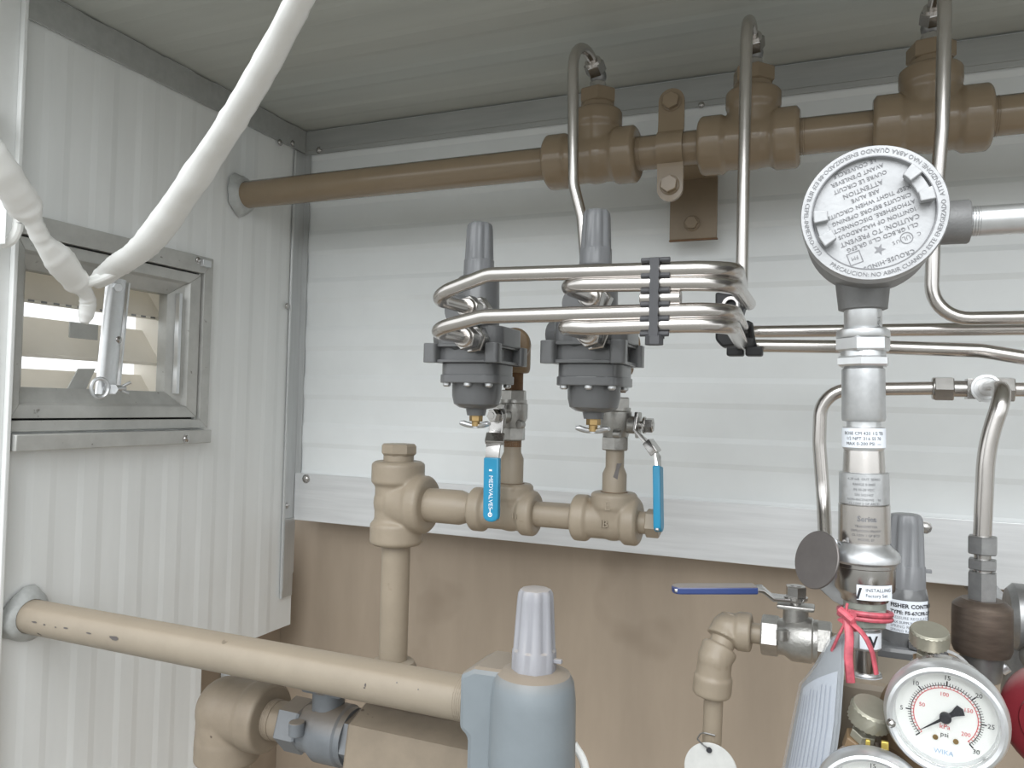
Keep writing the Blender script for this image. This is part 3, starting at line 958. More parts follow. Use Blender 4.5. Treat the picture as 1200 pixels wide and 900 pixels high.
# ------------------------------------------------------------------ regulators
def cap_mesh(q, base, r, h, ribs=8, taper=0.86):
    """tall fluted cap"""
    seg = ribs * 6
    rows = [(0, 1.0, 0), (0.30, 0.985, 0), (0.32, 0.94, 1), (0.86, taper, 1), (0.95, taper * 0.95, 0.7), (0.99, taper * 0.84, 0.2), (1.0, taper * 0.70, 0)]
    vs, fs = [], []
    for t, k, g in rows:
        for i in range(seg):
            ph = i % 6
            rr = r * k * (1 - 0.11 * g * (1 if ph in (0, 1) else 0)) * (1.0 + 0.035 * (1 if ph in (3, 4) else 0))
            an = 2 * math.pi * i / seg
            vs.append(base + V((math.cos(an) * rr, math.sin(an) * rr, t * h)))
    for j in range(len(rows) - 1):
        for i in range(seg):
            n = (i + 1) % seg
            fs.append((j * seg + i, j * seg + n, (j + 1) * seg + n, (j + 1) * seg + i))
    fs.append(tuple(range(seg))[::-1]); fs.append(tuple((len(rows) - 1) * seg + i for i in range(seg)))
    q.add(vs, fs)
def rsq(c, hx_, hy_, z0, z1, rad, n=6):  # rounded rectangle prism
    pts = []
    for sx, sy, a0 in ((1, 1, 0), (-1, 1, 90), (-1, -1, 180), (1, -1, 270)):
        for k in range(n + 1):
            an = math.radians(a0 + 90 * k / n)
            pts.append(V((c.x + sx * (hx_ - rad) + rad * math.cos(an), c.y + sy * (hy_ - rad) + rad * math.sin(an), z0)))
    return pts, V((0, 0, z1 - z0))

def regulator(px, ys, label, group=None):
    """ys: image rows of cap top, cap bottom, case bottom, flange top, flange bottom, lower flange bottom, bowl bottom, neck bottom, brass bottom"""
    Z = [at(px, y, YR).z for y in ys]
    c = at(px, 400, YR)
    c.z = Z[4]
    k = 0.73e-3 / 0.73e-3
    t = thing('regulator', label, 'regulator', V((c.x, c.y, Z[7])), group)
    P = lambda x, y, z: V((c.x + x, c.y + y, z))
    q = MB(); cap_mesh(q, P(0, 0, Z[1]), 0.0128, Z[0] - Z[1])
    part(q, 'cap', M['reg_cap'], t)
    q = MB().lathe([(0, 0.0195), (0.004, 0.0195), (Z[1] - Z[3] - 0.004, 0.0182), (Z[1] - Z[3] - 0.0012, 0.0172), (Z[1] - Z[3], 0.0155)], P(0, 0, Z[3]), EZ, 36)
    part(q, 'spring_case', M['reg'], t)
    # middle body: block with port bosses
    q = MB()
    p, e = rsq(P(0.002, 0.002, 0), 0.0300, 0.0285, Z[3] - 0.001, Z[2], 0.012)
    q.prism(p, e)
    body = part(q, 'body', M['reg'], t, bevel=0.0015)
    q = MB()
    for zz in (Z[2] + (Z[1] - Z[2]) * 0.30, (Z[2] + Z[3]) / 2):
        q.lathe([(0, 0.0125), (0.006, 0.0135), (0.028, 0.0125), (0.030, 0.0110)], P(0, 0.002, zz), V((-0.35, -1, 0)), 24)
    q.lathe([(0, 0.014), (0.030, 0.014), (0.033, 0.012)], P(-0.006, 0, (Z[2] + Z[3]) / 2), V((-1, 0.25, 0)), 24)
    part(q, 'port_boss', M['reg'], t, sharp=40)
    # square flange with lugs
    q = MB()
    z0, z1 = Z[4], Z[3]
    h = z1 - z0
    s = 0.0300
    q.prism(*rsq(P(0, 0, 0), s, s, z0, z0 + h * 0.16, 0.003))
    q.prism(*rsq(P(0, 0, 0), s, s, z1 - h * 0.16, z1, 0.003))
    q.prism(*rsq(P(0, 0, 0), s - 0.0055, s - 0.0055, z0, z1, 0.003))
    part(q, 'flange', M['reg'], t, bevel=0.0005)
    for sx in (-1, 1):
        for sy in (-1, 1):
            q = MB()
            for zz in (0,):
                q.prism(*rsq(P(sx * (s - 0.0018), sy * (s - 0.002), 0), 0.0060, 0.0065, z0 - 0.0004, z1 + 0.0004, 0.0035))
            part(q, 'lug', M['reg'], t, bevel=0.0006)
    # lower flange and bowl
    q = MB()
    p, e = rsq(P(0.0015, 0.0, 0), 0.0262, 0.0262, Z[5] + 0.0065, Z[4], 0.014); q.prism(p, e)
    p, e = rsq(P(0.0015, 0.0, 0), 0.0272, 0.0272, Z[5], Z[5] + 0.0072, 0.014); q.prism(p, e)
    part(q, 'lower_flange', M['reg'], t, bevel=0.0008)
    hb = Z[5] - Z[6]
    hn = Z[6] - Z[7]
    q = MB().lathe([(0, 0.0215), (hb * 0.5, 0.0212), (hb * 0.85, 0.0195), (hb, 0.0145), (hb + hn * 0.15, 0.0090), (hb + hn, 0.0078)], P(0.001, 0, Z[5]), V((0, 0, -1)), 36)
    part(q, 'filter_bowl', M['reg'], t)
    for sx, sy in ((-1, -1), (1, -1), (1, 1), (0.1, -1.2)):
        q = MB().lathe([(0, 0.0034), (0.0022, 0.0034), (0.0034, 0.0020)], P(0.0015 + sx * 0.0195, sy * 0.0195, Z[5] + 0.0002), V((0, 0, -1)), 12)
        part(q, 'screw', M['zinc'], t)
    q = MB().hexa(P(0.001, 0, Z[7] + 0.0005), P(0.001, 0, Z[7] - 0.005), 0.0058, 0.2)
    q.cyl(P(0.001, 0, Z[7] - 0.004), P(0.001, 0, Z[8] - 0.002), 0.0036)
    part(q, 'brass_drain', M['brass'], t)
    q = MB()
    for sgn in (-1, 1):
        a0 = P(0.001 + sgn * 0.0025, 0, Z[8] - 0.0015)
        q.tube([a0, a0 + V((sgn * 0.004, -0.001, 0.0006)), a0 + V((sgn * 0.0085, -0.002, 0.002)), a0 + V((sgn * 0.0115, -0.003, 0.0022))], [0.0022, 0.0030, 0.0036, 0.0022], 10, flat=[0.9, 0.8, 0.7, 0.7])
    q.cyl(P(0.001, 0, Z[8] - 0.0035), P(0.001, 0, Z[8] + 0.001), 0.0032)
    part(q, 'wing_nut', M['zinc'], t)
    return t, c, Z
reg1, rc_1, rz1 = regulator(559, (262, 325, 385, 406, 427, 450, 478, 487, 497), 'left dark grey filter regulator with fluted cap, behind the tube bundle')
reg2, rc_2, rz2 = regulator(696, (247, 312, 379, 403, 428, 453, 482, 491, 503), 'right dark grey filter regulator with fluted cap, beside black tube clamp')

# brown inlet elbow and nipple behind each regulator
YM = 0.67
def inlet(regc, rz_, rx, ytop, label):
    zc_ = at(rx, 405, YM).z
    xr = at(rx, 470, YM).x
    e = thing('inlet_elbow', label, 'fitting', V((xr, YM, zc_ - 0.03)))
    q = MB()
    c = V((xr, YM, zc_))
    q.lathe([(0, 0.0135), (0.004, 0.0150), (0.024, 0.0150)], c + V((0, 0, -0.026)), EZ, 28)
    q.lathe([(0, 0.0150), (0.022, 0.0150), (0.026, 0.0130)], c, V((regc.x + 0.018 - xr, -0.03, 0)), 28)
    q.sphere(c, 0.0155)
    part(q, 'elbow', M['brown_tan'], e, remesh=0.0012)
    q = MB().cyl(c + V((0, 0, -0.022)), V((xr, YM, at(rx, 460, YM).z)), 0.0085, 0)
    part(q, 'nipple', M['rust'], e)
    return xr
M['tan_shaded'] = mat('shaded_dusty_tan_paint', (0.215, 0.175, 0.130), 0.55, 0, 0.10, 40, bump=0.12, bscale=200, spots=((0.05, 0.035, 0.025), 40, 0.70, 0.72))  # dusty tan, with the long pipe's shade put into the darker colour
M['brown_tan'] = mat('brown_tan_paint', (0.22, 0.15, 0.085), 0.45, 0, 0.15, 40, bump=0.1)
xr1 = inlet(rc_1, rz1, 602, 390, 'brown painted elbow feeding left dark grey regulator from behind')
xr2 = inlet(rc_2, rz2, 722, 390, 'brown painted elbow feeding right dark grey regulator from behind')

# ------------------------------------------------------------------ lower tan manifold
ZM = at(640, 603, YM).z
def mx_(px, py):
    return V((at(px, py, YM).x, YM, ZM))
man = thing('pipe_manifold', 'tan three-tee manifold with vertical leg in front of the lower strip', 'pipe', at(459, 830, YM))
R2 = 0.0117
# first (vertical) tee
xt = at(466, 580, YM).x
zA, zB = at(464, 638, YM).z, at(466, 540, YM).z
q = tee_mesh(V((xt, YM, zA)), V((xt, YM, zB)), V((xt, YM, ZM)), EX, 0.036, 0.0225, 0.0265, 0.025, rb=0.0262, bband=0.018)
tm = part(q, 'tee', M['tan'], man, remesh=0.0014)
q = MB().cyl(V((xt, YM, zB - 0.004)), V((xt, YM, zB + 0.007)), 0.0152)
q.lathe([(0, 0.0165), (0.002, 0.0182), (0.009, 0.0182), (0.011, 0.0165)], V((xt, YM, zB + 0.006)), EZ, 8, 0.2)
part(q, 'plug', M['tan'], tm)
q = MB(); socket(q, V((xt, YM, zA + 0.001)), V((0, 0, -1)), 0.0145)
part(q, 'rusty_joint', M['rust'], tm)
# leg down
q = MB().cyl(V((xt, YM, at(460, 835, YM).z - 0.06)), V((xt, YM, zA + 0.004)), 0.0142, 0)
part(q, 'pipe', M['tan'], man)
zq = at(459, 772, YM).z
q = MB().lathe([(0, 0.0225), (0.055, 0.0235), (0.060, 0.021), (0.062, 0.0148)], V((xt, YM, zq - 0.062)), EZ, 32)
part(q, 'coupling', M['tan_dusty'], man)
# first run nipple, tapered (swage) into second tee
x0 = xt + 0.030
xs0, xs1 = mx_(540, 594).x, mx_(556, 597).x
q = MB().lathe([(0, 0.0166), (xs0 - x0, 0.0166), (xs1 - x0, 0.0118), (xs1 - x0 + 0.01, 0.0118)], V((x0, YM, ZM)), EX, 32)
part(q, 'swage_nipple', M['tan'], man)
q = MB(); thread(q, V((xt + 0.0362, YM, ZM)), EX, 0.0163, 4)
part(q, 'thread', M['tan'], man)
# second and third tees
def small_tee(pa, pb, pm, hgt, name='tee'):
    A, B = mx_(pa, 597), mx_(pb, 610)
    C = V((pm, YM, ZM))
    q = tee_mesh(A, B, C, EZ, hgt, 0.0172, 0.0208, 0.016, rb=0.0190, bband=0.016)
    return part(q, name, M['tan'], man, remesh=0.0011), B
h2 = at(598, 566, YM).z - ZM
te2, B2 = small_tee(554, 629, xr1, h2)
h3 = at(714, 576, YM).z - ZM
te3, B3 = small_tee(673, 750, xr2, h3)
q = MB().cyl(mx_(620, 605), mx_(680, 607), R2, 0)
part(q, 'pipe', M['tan'], man)
q = MB().cyl(B3 + EX * -0.004, B3 + EX * 0.008, 0.0098)
q.hexa(B3 + EX * 0.006, B3 + EX * 0.0175, 0.0125, 0.25)
part(q, 'plug', M['tan'], te3)
# risers
def riser(xr, y0, y1, ysw, tee):
    z0, z1, z2 = ZM + y0 - 0.004, at(598, y1, YM).z, 0
    zs = at(598, ysw, YM).z
    q = MB().lathe([(0, 0.0108), (zs - z0 - 0.004, 0.0108), (zs - z0 + 0.002, 0.0082), (z1 - z0, 0.0082)], V((xr, YM, z0)), EZ, 28)
    o = part(q, 'riser', M['tan'], man)
    q = MB(); socket(q, V((xr, YM, ZM + y0 - 0.0012)), EZ, 0.0112)
    part(q, 'rusty_joint', M['rust'], o)
    q = MB(); thread(q, V((xr, YM, z1 - 0.006)), EZ, 0.0083, 4)
    part(q, 'rusty_thread', M['rust'], o)
riser(xr1, h2, 516, 532, te2)
riser(xr2, h3, 512, 543, te3)
# flaked patch of dark primer on the right riser
q = MB()
f0 = V((xr2, YM, ZM + h3 + 0.020))
pr = [(0.15, -0.006), (0.5, -0.008), (0.62, 0.001), (0.85, 0.006), (0.42, 0.006), (0.36, 0.001)]
pp = []
for a, z in pr:
    an = -math.pi / 2 + a
    pp.append(f0 + V((math.cos(an) * 0.01085, math.sin(an) * 0.01085, z)))
q.add(pp + [p + (p - f0 - EZ * (p.z - f0.z)) * 0.02 for p in pp], [tuple(range(6)), tuple(range(11, 5, -1))] + [(i, (i + 1) % 6, 6 + (i + 1) % 6, 6 + i) for i in range(6)])
part(q, 'flaked_patch', M['dark_steel'], man)

# raised casting marks on the tees
for s_, c_, u_, k_ in (('E', V((xr2, YM - 0.0204, ZM + h3 - 0.014)), EX, 0.011), ('IB', V((xr2 - 0.004, YM - 0.0190, ZM - 0.004)), EX, 0.009), ('11', V((B2.x - 0.014, YM - 0.0214, ZM - 0.003)), EX, 0.007)):
    text_part(s_, k_, M['tan'], man, flat_map(c_ + V((-0.003, 0, 0)), u_, EZ), 'casting_mark', extrude=0.0006)

# ------------------------------------------------------------------ ball valves
def ball_valve(c, a, s, size, label, lever_pts, grip_from, matg, lw_=0.0085, th=0.0016, matb=None, text=None, wdir=None, nut_in=0.0, group=None, ln=0.020):
    """c centre of the ball, a pipe axis, s stem direction"""
    mb_ = matb or M['cast_steel']
    u = a.cross(s).normalized()
    low = V((c.x, c.y, c.z - size * 1.5))
    t = thing('ball_valve', label, 'valve', low, group)
    q = MB()
    q.lathe([(-ln, size * 0.70), (-ln * 0.95, size * 0.74), (-ln * 0.35, size * 0.80), (-ln * 0.1, size), (ln * 0.55, size), (ln * 0.60, size * 0.93), (ln * 0.75, size * 0.93)], c, a, 32)
    body = part(q, 'body', mb_, t)
    part(MB().hexa(c + a * (ln * 0.70), c + a * (ln * 1.2), size * 0.92, 0.2), 'end_hex', mb_, t)
    part(MB().hexa(c - a * (ln * 1.15), c - a * (ln * 0.55), size * 0.90, 0.2), 'end_hex', mb_, t)
    q = MB().cyl(c, c + s * (size * 1.45), size * 0.55)
    part(q, 'stem_boss', mb_, t)
    pad = c + s * (size * 1.45)
    part(MB().box(pad, a, u, s, size * 0.80, size * 0.50, size * 0.10), 'mounting_pad', mb_, t, bevel=size * 0.08)
    for sg in (-1, 1):
        e = c + u * (sg * size * 0.95) - a * (ln * 0.4) + s * size * 0.35
        part(MB().cyl(e - s * size * 0.22, e + s * size * 0.22, size * 0.26), 'stop_ear', mb_, t)
    q = MB().cyl(pad, pad + s * (size * 0.95), size * 0.24)
    q.lathe([(0, size * 0.52), (size * 0.12, size * 0.52)], pad + s * (size * 0.32), s, 20)
    part(q, 'stem', M['steel_fit'], t)
    part(MB().hexa(pad + s * (size * 0.42), pad + s * (size * 0.92), size * 0.46, 0.2), 'stem_nut', M['steel_fit'], t)
    # lever: swept flat bar
    def bar(mbb, pts, hw_, ht, wd):
        vs, fs = [], []
        n = len(pts)
        for i, p in enumerate(pts):
            d = (pts[min(i + 1, n - 1)] - pts[max(i - 1, 0)]).normalized()
            w_ = (wd - d * wd.dot(d)).normalized()
            nn = d.cross(w_)
            H = hw_[i] if isinstance(hw_, list) else hw_
            vs += [p + w_ * H + nn * ht, p - w_ * H + nn * ht, p - w_ * H - nn * ht, p + w_ * H - nn * ht]
        for i in range(n - 1):
            for k in range(4):
                fs.append((4 * i + k, 4 * i + (k + 1) % 4, 4 * i + 4 + (k + 1) % 4, 4 * i + 4 + k))
        fs += [(0, 1, 2, 3), (4 * n - 1, 4 * n - 2, 4 * n - 3, 4 * n - 4)]
        mbb.add(vs, fs)
    wd = wdir or u
    q = MB(); bar(q, lever_pts, lw_, th, wd)
    lev = part(q, 'lever', M['steel_fit'], t, bevel=th * 0.4)
    gp = lever_pts[grip_from:]
    g0 = gp[0]
    d = (gp[-1] - gp[0]).normalized()
    L = (gp[-1] - gp[0]).length
    w_ = (wd - d * wd.dot(d)).normalized()
    nn = d.cross(w_)
    gw, gt = lw_ * 1.12, th * 2.0
    poly = [g0 + w_ * gw, g0 + w_ * gw + d * (L - gw * 0.6)]
    for k in range(1, 7):
        an = math.pi * k / 7
        poly.append(g0 + d * (L - gw * 0.6) + w_ * (gw * math.cos(an)) + d * (gw * 0.75 * math.sin(an)))
    poly += [g0 - w_ * gw + d * (L - gw * 0.6), g0 - w_ * gw]
    q = MB().prism([p - nn * gt for p in poly], nn * (2 * gt))
    grip = part(q, 'grip', matg, lev, bevel=gt * 0.45)
    return t, grip, g0, d, w_, nn, gt, L

# valve under the left regulator: flat blue lever facing the viewer
c = V((xr1, YM, at(598, 487, YM).z))
yl = YM - 0.0225
ys_ = yl - 0.020
lp = [at(583, 484, yl), at(582, 500, yl), at(580, 512, yl - 0.003), at(578, 524, ys_), at(577, 536, ys_), at(576, 610, ys_)]
t, grip, g0, d, w_, nn, gt, L = ball_valve(c, EZ, V((-0.28, -1, 0)).normalized(), 0.0135, 'ball valve under left regulator with bright blue lever facing the viewer', lp, 4, M['blue'], lw_=0.0066, wdir=EX)
fd = 1 if nn.y < 0 else -1
o_ = g0 + d * (L * 0.28) + nn * (fd * (gt + 0.0003)) - EX * 0.0014
text_part('MEDVALVES', 0.0056, M['ink_white'], grip, flat_map(o_, d, EX), 'lettering')
ph = MB().lathe([(0, 0.0021), (0, 0.0013)], g0 + d * (L * 0.90) + nn * (fd * (gt + 0.0003)), nn * fd, 18, caps=False)
part(ph, 'logo', M['ink_white'], grip)
ph = MB().box(g0 + d * (L * 0.20) + nn * (fd * (gt + 0.0003)), EX, d, nn, 0.0014, 0.0008, 0.0001)
part(MB().box(g0 + d * (L * 0.86) + nn * (fd * (gt + 0.0003)), EX, d, nn, 0.0004, 0.003, 0.0001), 'printed_mark', M['ink_white'], grip)
part(ph, 'printed_mark', M['ink_white'], grip)
part(MB().box(at(580, 514, ys_ + 0.008), EX, (lp[3] - lp[2]).normalized(), (lp[3] - lp[2]).normalized().cross(EX), 0.0092, 0.0085, 0.0022), 'latch_sleeve', M['steel_fit'], t, bevel=0.0008)

# valve under the right regulator: lever seen edge-on
c = V((xr2, YM, at(718, 497, YM).z))
xl_ = at(752, 497, YM).x
P2 = lambda px, py: V((at(px, py, YM).x, YM - 0.012, at(px, py, YM - 0.012).z))
lp = [V((xl_ - 0.003, YM - 0.002, c.z + 0.010)), V((xl_ - 0.003, YM - 0.006, c.z - 0.006)), at(760, 520, YM - 0.012), at(770, 534, YM - 0.016), at(771, 546, YM - 0.018), at(772, 622, YM - 0.026)]
t, grip, *_ = ball_valve(c, EZ, EX, 0.0142, 'ball valve under right regulator with bright blue lever turned edge-on', lp, 4, M['blue'], lw_=0.0066, wdir=EY)
part(MB().box(at(764, 524, YM - 0.012), EY, (lp[3] - lp[2]).normalized(), (lp[3] - lp[2]).normalized().cross(EY), 0.0090, 0.0068, 0.0038), 'latch_sleeve', M['steel_fit'], t, bevel=0.0008)

# ------------------------------------------------------------------ right tan elbows with third valve
YE = 0.62
zE = at(930, 748, YE).z
ex = at(845, 745, YE)
el = thing('elbow_pipe', 'tan double elbow with a thin pipe dropping behind the white tag', 'pipe', at(830, 890, YE))
q = MB()
cA = at(853, 746, YE); cA.z = zE
la = at(881, 748, YE).x - cA.x
q.lathe([(0, 0.0125), (la - 0.012, 0.0128), (la - 0.010, 0.0146), (la - 0.001, 0.0146), (la, 0.0128)], cA, EX, 28)
q.sphere(cA, 0.0132)
cB = at(838, 772, YE - 0.012)
q.lathe([(0, 0.0125), (0.008, 0.0138)], cA, cB - cA, 28)
part(q, 'elbow', M['tan'], el, remesh=0.0011)
q = MB()
q.lathe([(-0.010, 0.0095), (0.016, 0.0095)], cA, cB - cA, 24)
part(q, 'nipple', M['tan'], el)
q = MB()
q.sphere(cB, 0.0132)
q.lathe([(0, 0.0125), (0.012, 0.0130), (0.0135, 0.0145), (0.026, 0.0145), (0.028, 0.0125)], cB, at(833, 820, YE - 0.012) - cB, 28)
q.lathe([(0, 0.0125), (0.008, 0.0138), (0.010, 0.0125)], cB, cA - cB, 28)
part(q, 'elbow', M['tan'], el, remesh=0.0011)
pz = at(833, 815, YE - 0.012)
q = MB().cyl(cB, V((pz.x, YE - 0.012, at(833, 960, YE).z)), 0.0072, 0)
part(q, 'pipe', M['tan'], el)
q = MB().cyl(cA, V((at(902, 748, YE).x, YE, zE)), 0.0076, 0)
part(q, 'nipple', M['tan'], el)
cV = V((at(932, 752, YE).x, YE, zE))
lp = [V((cV.x + 0.006, YE, zE + 0.0295)), V((cV.x - 0.002, YE, zE + 0.0290)), at(905, 700, YE - 0.004), at(893, 690, YE - 0.006), at(886, 690, YE - 0.008), at(789, 690, YE - 0.028)]
ball_valve(cV, EX, EZ, 0.0165, 'small cast ball valve with navy lever pointing left, under the strip', lp, 4, M['navy'], lw_=0.0070, th=0.0014, wdir=EY, matb=M['cast_steel'], ln=0.021)
q = MB().cyl(V((cV.x + 0.02, YE, zE)), V((cV.x + 0.075, YE, zE)), 0.0076)
nip = part(q, 'pipe_nipple', M['tan'])
tag(nip, 'tan nipple leaving the small cast valve behind the plastic sleeve', 'pipe')
# round white tag on a wire
yt = YE - 0.035
tg = at(833, 902, yt)
tagr = thing('round_tag', 'round white metal tag wired to thin tan pipe at the bottom edge', 'tag', tg - EZ * 0.02)
part(MB().lathe([(0, 0.0187), (0.0004, 0.0192), (0.0010, 0.0192), (0.0014, 0.0187)], tg, V((-0.05, -1, 0.05)), 48), 'disc', M['tag_white'], tagr)
hp = at(831, 879, yt - 0.0022)
part(MB().lathe([(0, 0.0021), (0.0003, 0.0021)], hp, V((0, -1, 0)), 16), 'hole', M['ink'], tagr)
part(MB().tube(fillet([hp + V((0, 0.001, 0)), at(824, 873, yt - 0.004), at(817, 866, yt + 0.004), at(822, 858, YE - 0.02), at(838, 862, YE - 0.02)], 0.004), 0.0006, 6), 'wire', M['dull_steel'], tagr)
text_part('3/4 IN VENT', 0.0042, M['etch'], tagr, flat_map(at(814, 898, yt - 0.0024), EX, EZ), 'stamped_text') if False else None

# ------------------------------------------------------------------ lower left: long pipe, elbow, valve, union
YP = 0.488
ZP_ = (at(72, 728, YP).z + at(529, 817, YP).z + at(300, 772, YP).z) / 3
lowpipe = thing('pipe', 'long dusty tan pipe from left wall to the blue-grey regulator', 'pipe', V((XL, YP, ZP_ - 0.015)))
RP = 0.0152
xe = at(552, 820, YP).x
part(MB().cyl(V((XL - 0.02, YP, ZP_)), V((xe + 0.004, YP, ZP_)), RP, 0), 'barrel', M['tan_dusty'], lowpipe)
q = MB(); thread(q, V((xe - 0.008, YP, ZP_)), EX, RP, 5)
part(q, 'thread', M['tan_dusty'], lowpipe)
sealant(V((XL, YP, ZP_)), RP * 1.05, 4, 'crumpled clear sealant round the lower tan pipe at the left wall')
# flakes of missing paint along the pipe
rnd = random.Random(11)
for px, py, w1, h1 in ((40, 729, 10, 2), (52, 732, 4, 2), (65, 735, 4, 1.6), (77, 736, 8, 2), (104, 742, 9, 2), (134, 748, 18, 5), (428, 803, 3, 4), (427, 806, 2.5, 2), (465, 800, 2, 2), (490, 808, 2, 2)):
    d_ = ray(px, py).normalized()
    a_ = d_.y ** 2 + d_.z ** 2
    b_ = -(d_.y * YP + d_.z * ZP_)
    c_ = YP ** 2 + ZP_ ** 2 - (RP * 1.003) ** 2
    disc = b_ * b_ - a_ * c_
    if disc <= 0:
        continue
    p = d_ * ((-b_ - math.sqrt(disc)) / a_)
    n_ = V((0, p.y - YP, p.z - ZP_)).normalized()
    tz_ = n_.cross(EX)
    ww_, hh_ = sz(w1, p) / 2, sz(h1, p) / 2
    ring_ = []
    for k in range(10):
        an = 2 * math.pi * k / 10
        rr = rnd.uniform(0.7, 1.1)
        ring_.append(p + EX * (ww_ * rr * math.cos(an)) + tz_ * (hh_ * rr * math.sin(an)))
    part(MB().prism(ring_, n_ * 0.0002), 'paint_chip', M['dark_steel'], lowpipe)

YU = 0.53
xU = lambda px, py: at(px, py, YU).x
ZU = (at(300, 836, YU).z + at(378, 858, YU).z) / 2
eb = thing('elbow_pipe', 'large tan elbow turning down at lower left with threaded nipple', 'pipe', V((xU(262, 850), YU, at(262, 960, YU).z)))
cE = V((xU(268, 838), YU, ZU))
q = MB()
q.sphere(cE, 0.0275, 28, 18)
xf = xU(318, 845)
q.lathe([(0, 0.0265), (xf - cE.x - 0.020, 0.0270), (xf - cE.x - 0.017, 0.0285), (xf - cE.x - 0.002, 0.0285), (xf - cE.x, 0.0265)], cE, EX, 36)
zd = at(258, 888, YU).z
hd = cE.z - zd
q.lathe([(0, 0.0265), (hd - 0.022, 0.0270), (hd - 0.019, 0.0275), (hd - 0.002, 0.0275), (hd, 0.0250)], cE, V((0, 0, -1)), 36)
part(q, 'elbow', M['tan_shaded'], eb, remesh=0.0015)
part(MB().cyl(V((cE.x, YU, zd - 0.12)), V((cE.x, YU, zd + 0.004)), 0.0195, 0), 'pipe', M['tan'], eb)
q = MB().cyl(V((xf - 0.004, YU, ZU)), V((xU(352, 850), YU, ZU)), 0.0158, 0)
part(q, 'nipple', M['tan_shaded'], eb)
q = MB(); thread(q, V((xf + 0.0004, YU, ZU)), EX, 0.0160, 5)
part(q, 'thread', M['tan_shaded'], eb)
cW = V((xU(384, 860), YU, ZU))
lp = [V((cW.x - 0.006, YU, ZU + 0.042)), V((cW.x + 0.004, YU, ZU + 0.041)), V((cW.x + 0.02, YU, ZU + 0.041)), V((cW.x + 0.03, YU, ZU + 0.041)), V((cW.x + 0.04, YU, ZU + 0.041)), V((cW.x + 0.12, YU, ZU + 0.041))]
M['valve_dusty'] = mat('dusty_grey_valve', (0.17, 0.182, 0.195), 0.45, 0.35, 0.08, 60, bump=0.15, bscale=300, dust=((0.22, 0.175, 0.13), 0.85))
ball_valve(cW, EX, EZ, 0.0238, 'dusty grey ball valve under the long tan pipe at lower left', lp, 4, M['navy'], lw_=0.008, wdir=EY, matb=M['valve_dusty'], ln=0.034)
un = thing('hex_union', 'big tan hexagonal union between dusty grey valve and blue-grey regulator', 'union', V((xU(500, 890), YU, ZU - 0.035)))
x1, x2 = xU(428, 870), xU(575, 890)
part(MB().hexa(V((x1, YU, ZU)), V((x2, YU, ZU)), 0.0345, 0.35), 'hex_body', M['tan_shaded'], un)
part(MB().cyl(V((cW.x + 0.03, YU, ZU)), V((x1 + 0.002, YU, ZU)), 0.0158), 'nipple', M['tan_shaded'], un)
# screw end on the tan side plate
q = MB().cyl(V((XT, 0.66, at(262, 790, 0.66).z)), V((XT + 0.012, 0.66, at(262, 790, 0.66).z)), 0.0055)
q = MB()
sp = on_x(262, 790, XT)
for k in range(6):
    q.lathe([(k * 0.003, 0.005), (k * 0.003 + 0.0015, 0.0065), (k * 0.003 + 0.003, 0.005)], sp, EX, 14)
so = part(q, 'screw_end', M['zinc'])
tag(so, 'shiny zinc screw end poking from the tan side plate above big elbow', 'screw')

# blue-grey regulator in the foreground
YB = 0.462
cR = at(624, 850, YB)
def zB_(py):
    return at(624, py, YB).z
rg = thing('regulator', 'pale blue-grey regulator with pale fluted cap in the foreground', 'regulator', V((cR.x, YB, zB_(960))))
rb_ = sz(50, cR)
zc0, zc1 = zB_(792), zB_(689)
q = MB(); cap_mesh(q, V((cR.x, YB, zc0)), sz(25.5, cR), zc1 - zc0, taper=0.82)
cap3 = part(q, 'cap', M['cap_light'], rg)
part(MB().box(V((cR.x + sz(28, cR), YB, zB_(770))), EX, EY, EZ, 0.0035, 0.0015, 0.0013), 'tab', M['cap_light'], cap3, bevel=0.0004)
hB = zB_(783) - zB_(960)
q = MB().lathe([(0, rb_ * 1.04), (hB * 0.80, rb_ * 1.0), (hB * 0.92, rb_ * 0.95), (hB * 0.97, rb_ * 0.86), (hB * 0.995, rb_ * 0.68), (hB, rb_ * 0.5)], V((cR.x, YB, zB_(960))), EZ, 48)
part(q, 'spring_case', M['reg_light'], rg)
q = MB()
bx0 = at(556, 830, YB).x
q.prism([V((bx0, YB - 0.012, zB_(y))) for y in (960, 870)] + [V((bx0 - 0.006, YB - 0.012, zB_(y))) for y in (862, 796)] + [V((bx0 + 0.004, YB - 0.012, zB_(786))), V((cR.x, YB - 0.012, zB_(784))), V((cR.x, YB - 0.012, zB_(960)))], V((0, 0.042, 0)))
part(q, 'side_boss', M['reg_light'], rg, bevel=0.004)
q = MB().cyl(at(588, 790, YB + 0.018), at(598, 782, YB + 0.018), 0.006)
part(q, 'bolt_head', M['reg_light'], rg)
# white hose end at the right of it
hs = part(MB().tube(fillet([at(672, 872, 0.50), at(684, 890, 0.50), at(690, 930, 0.50)], 0.02), 0.0028, 10), 'hose', M['white_plastic'])
tag(hs, 'sliver of white hose right of the blue-grey regulator at bottom edge', 'hose')

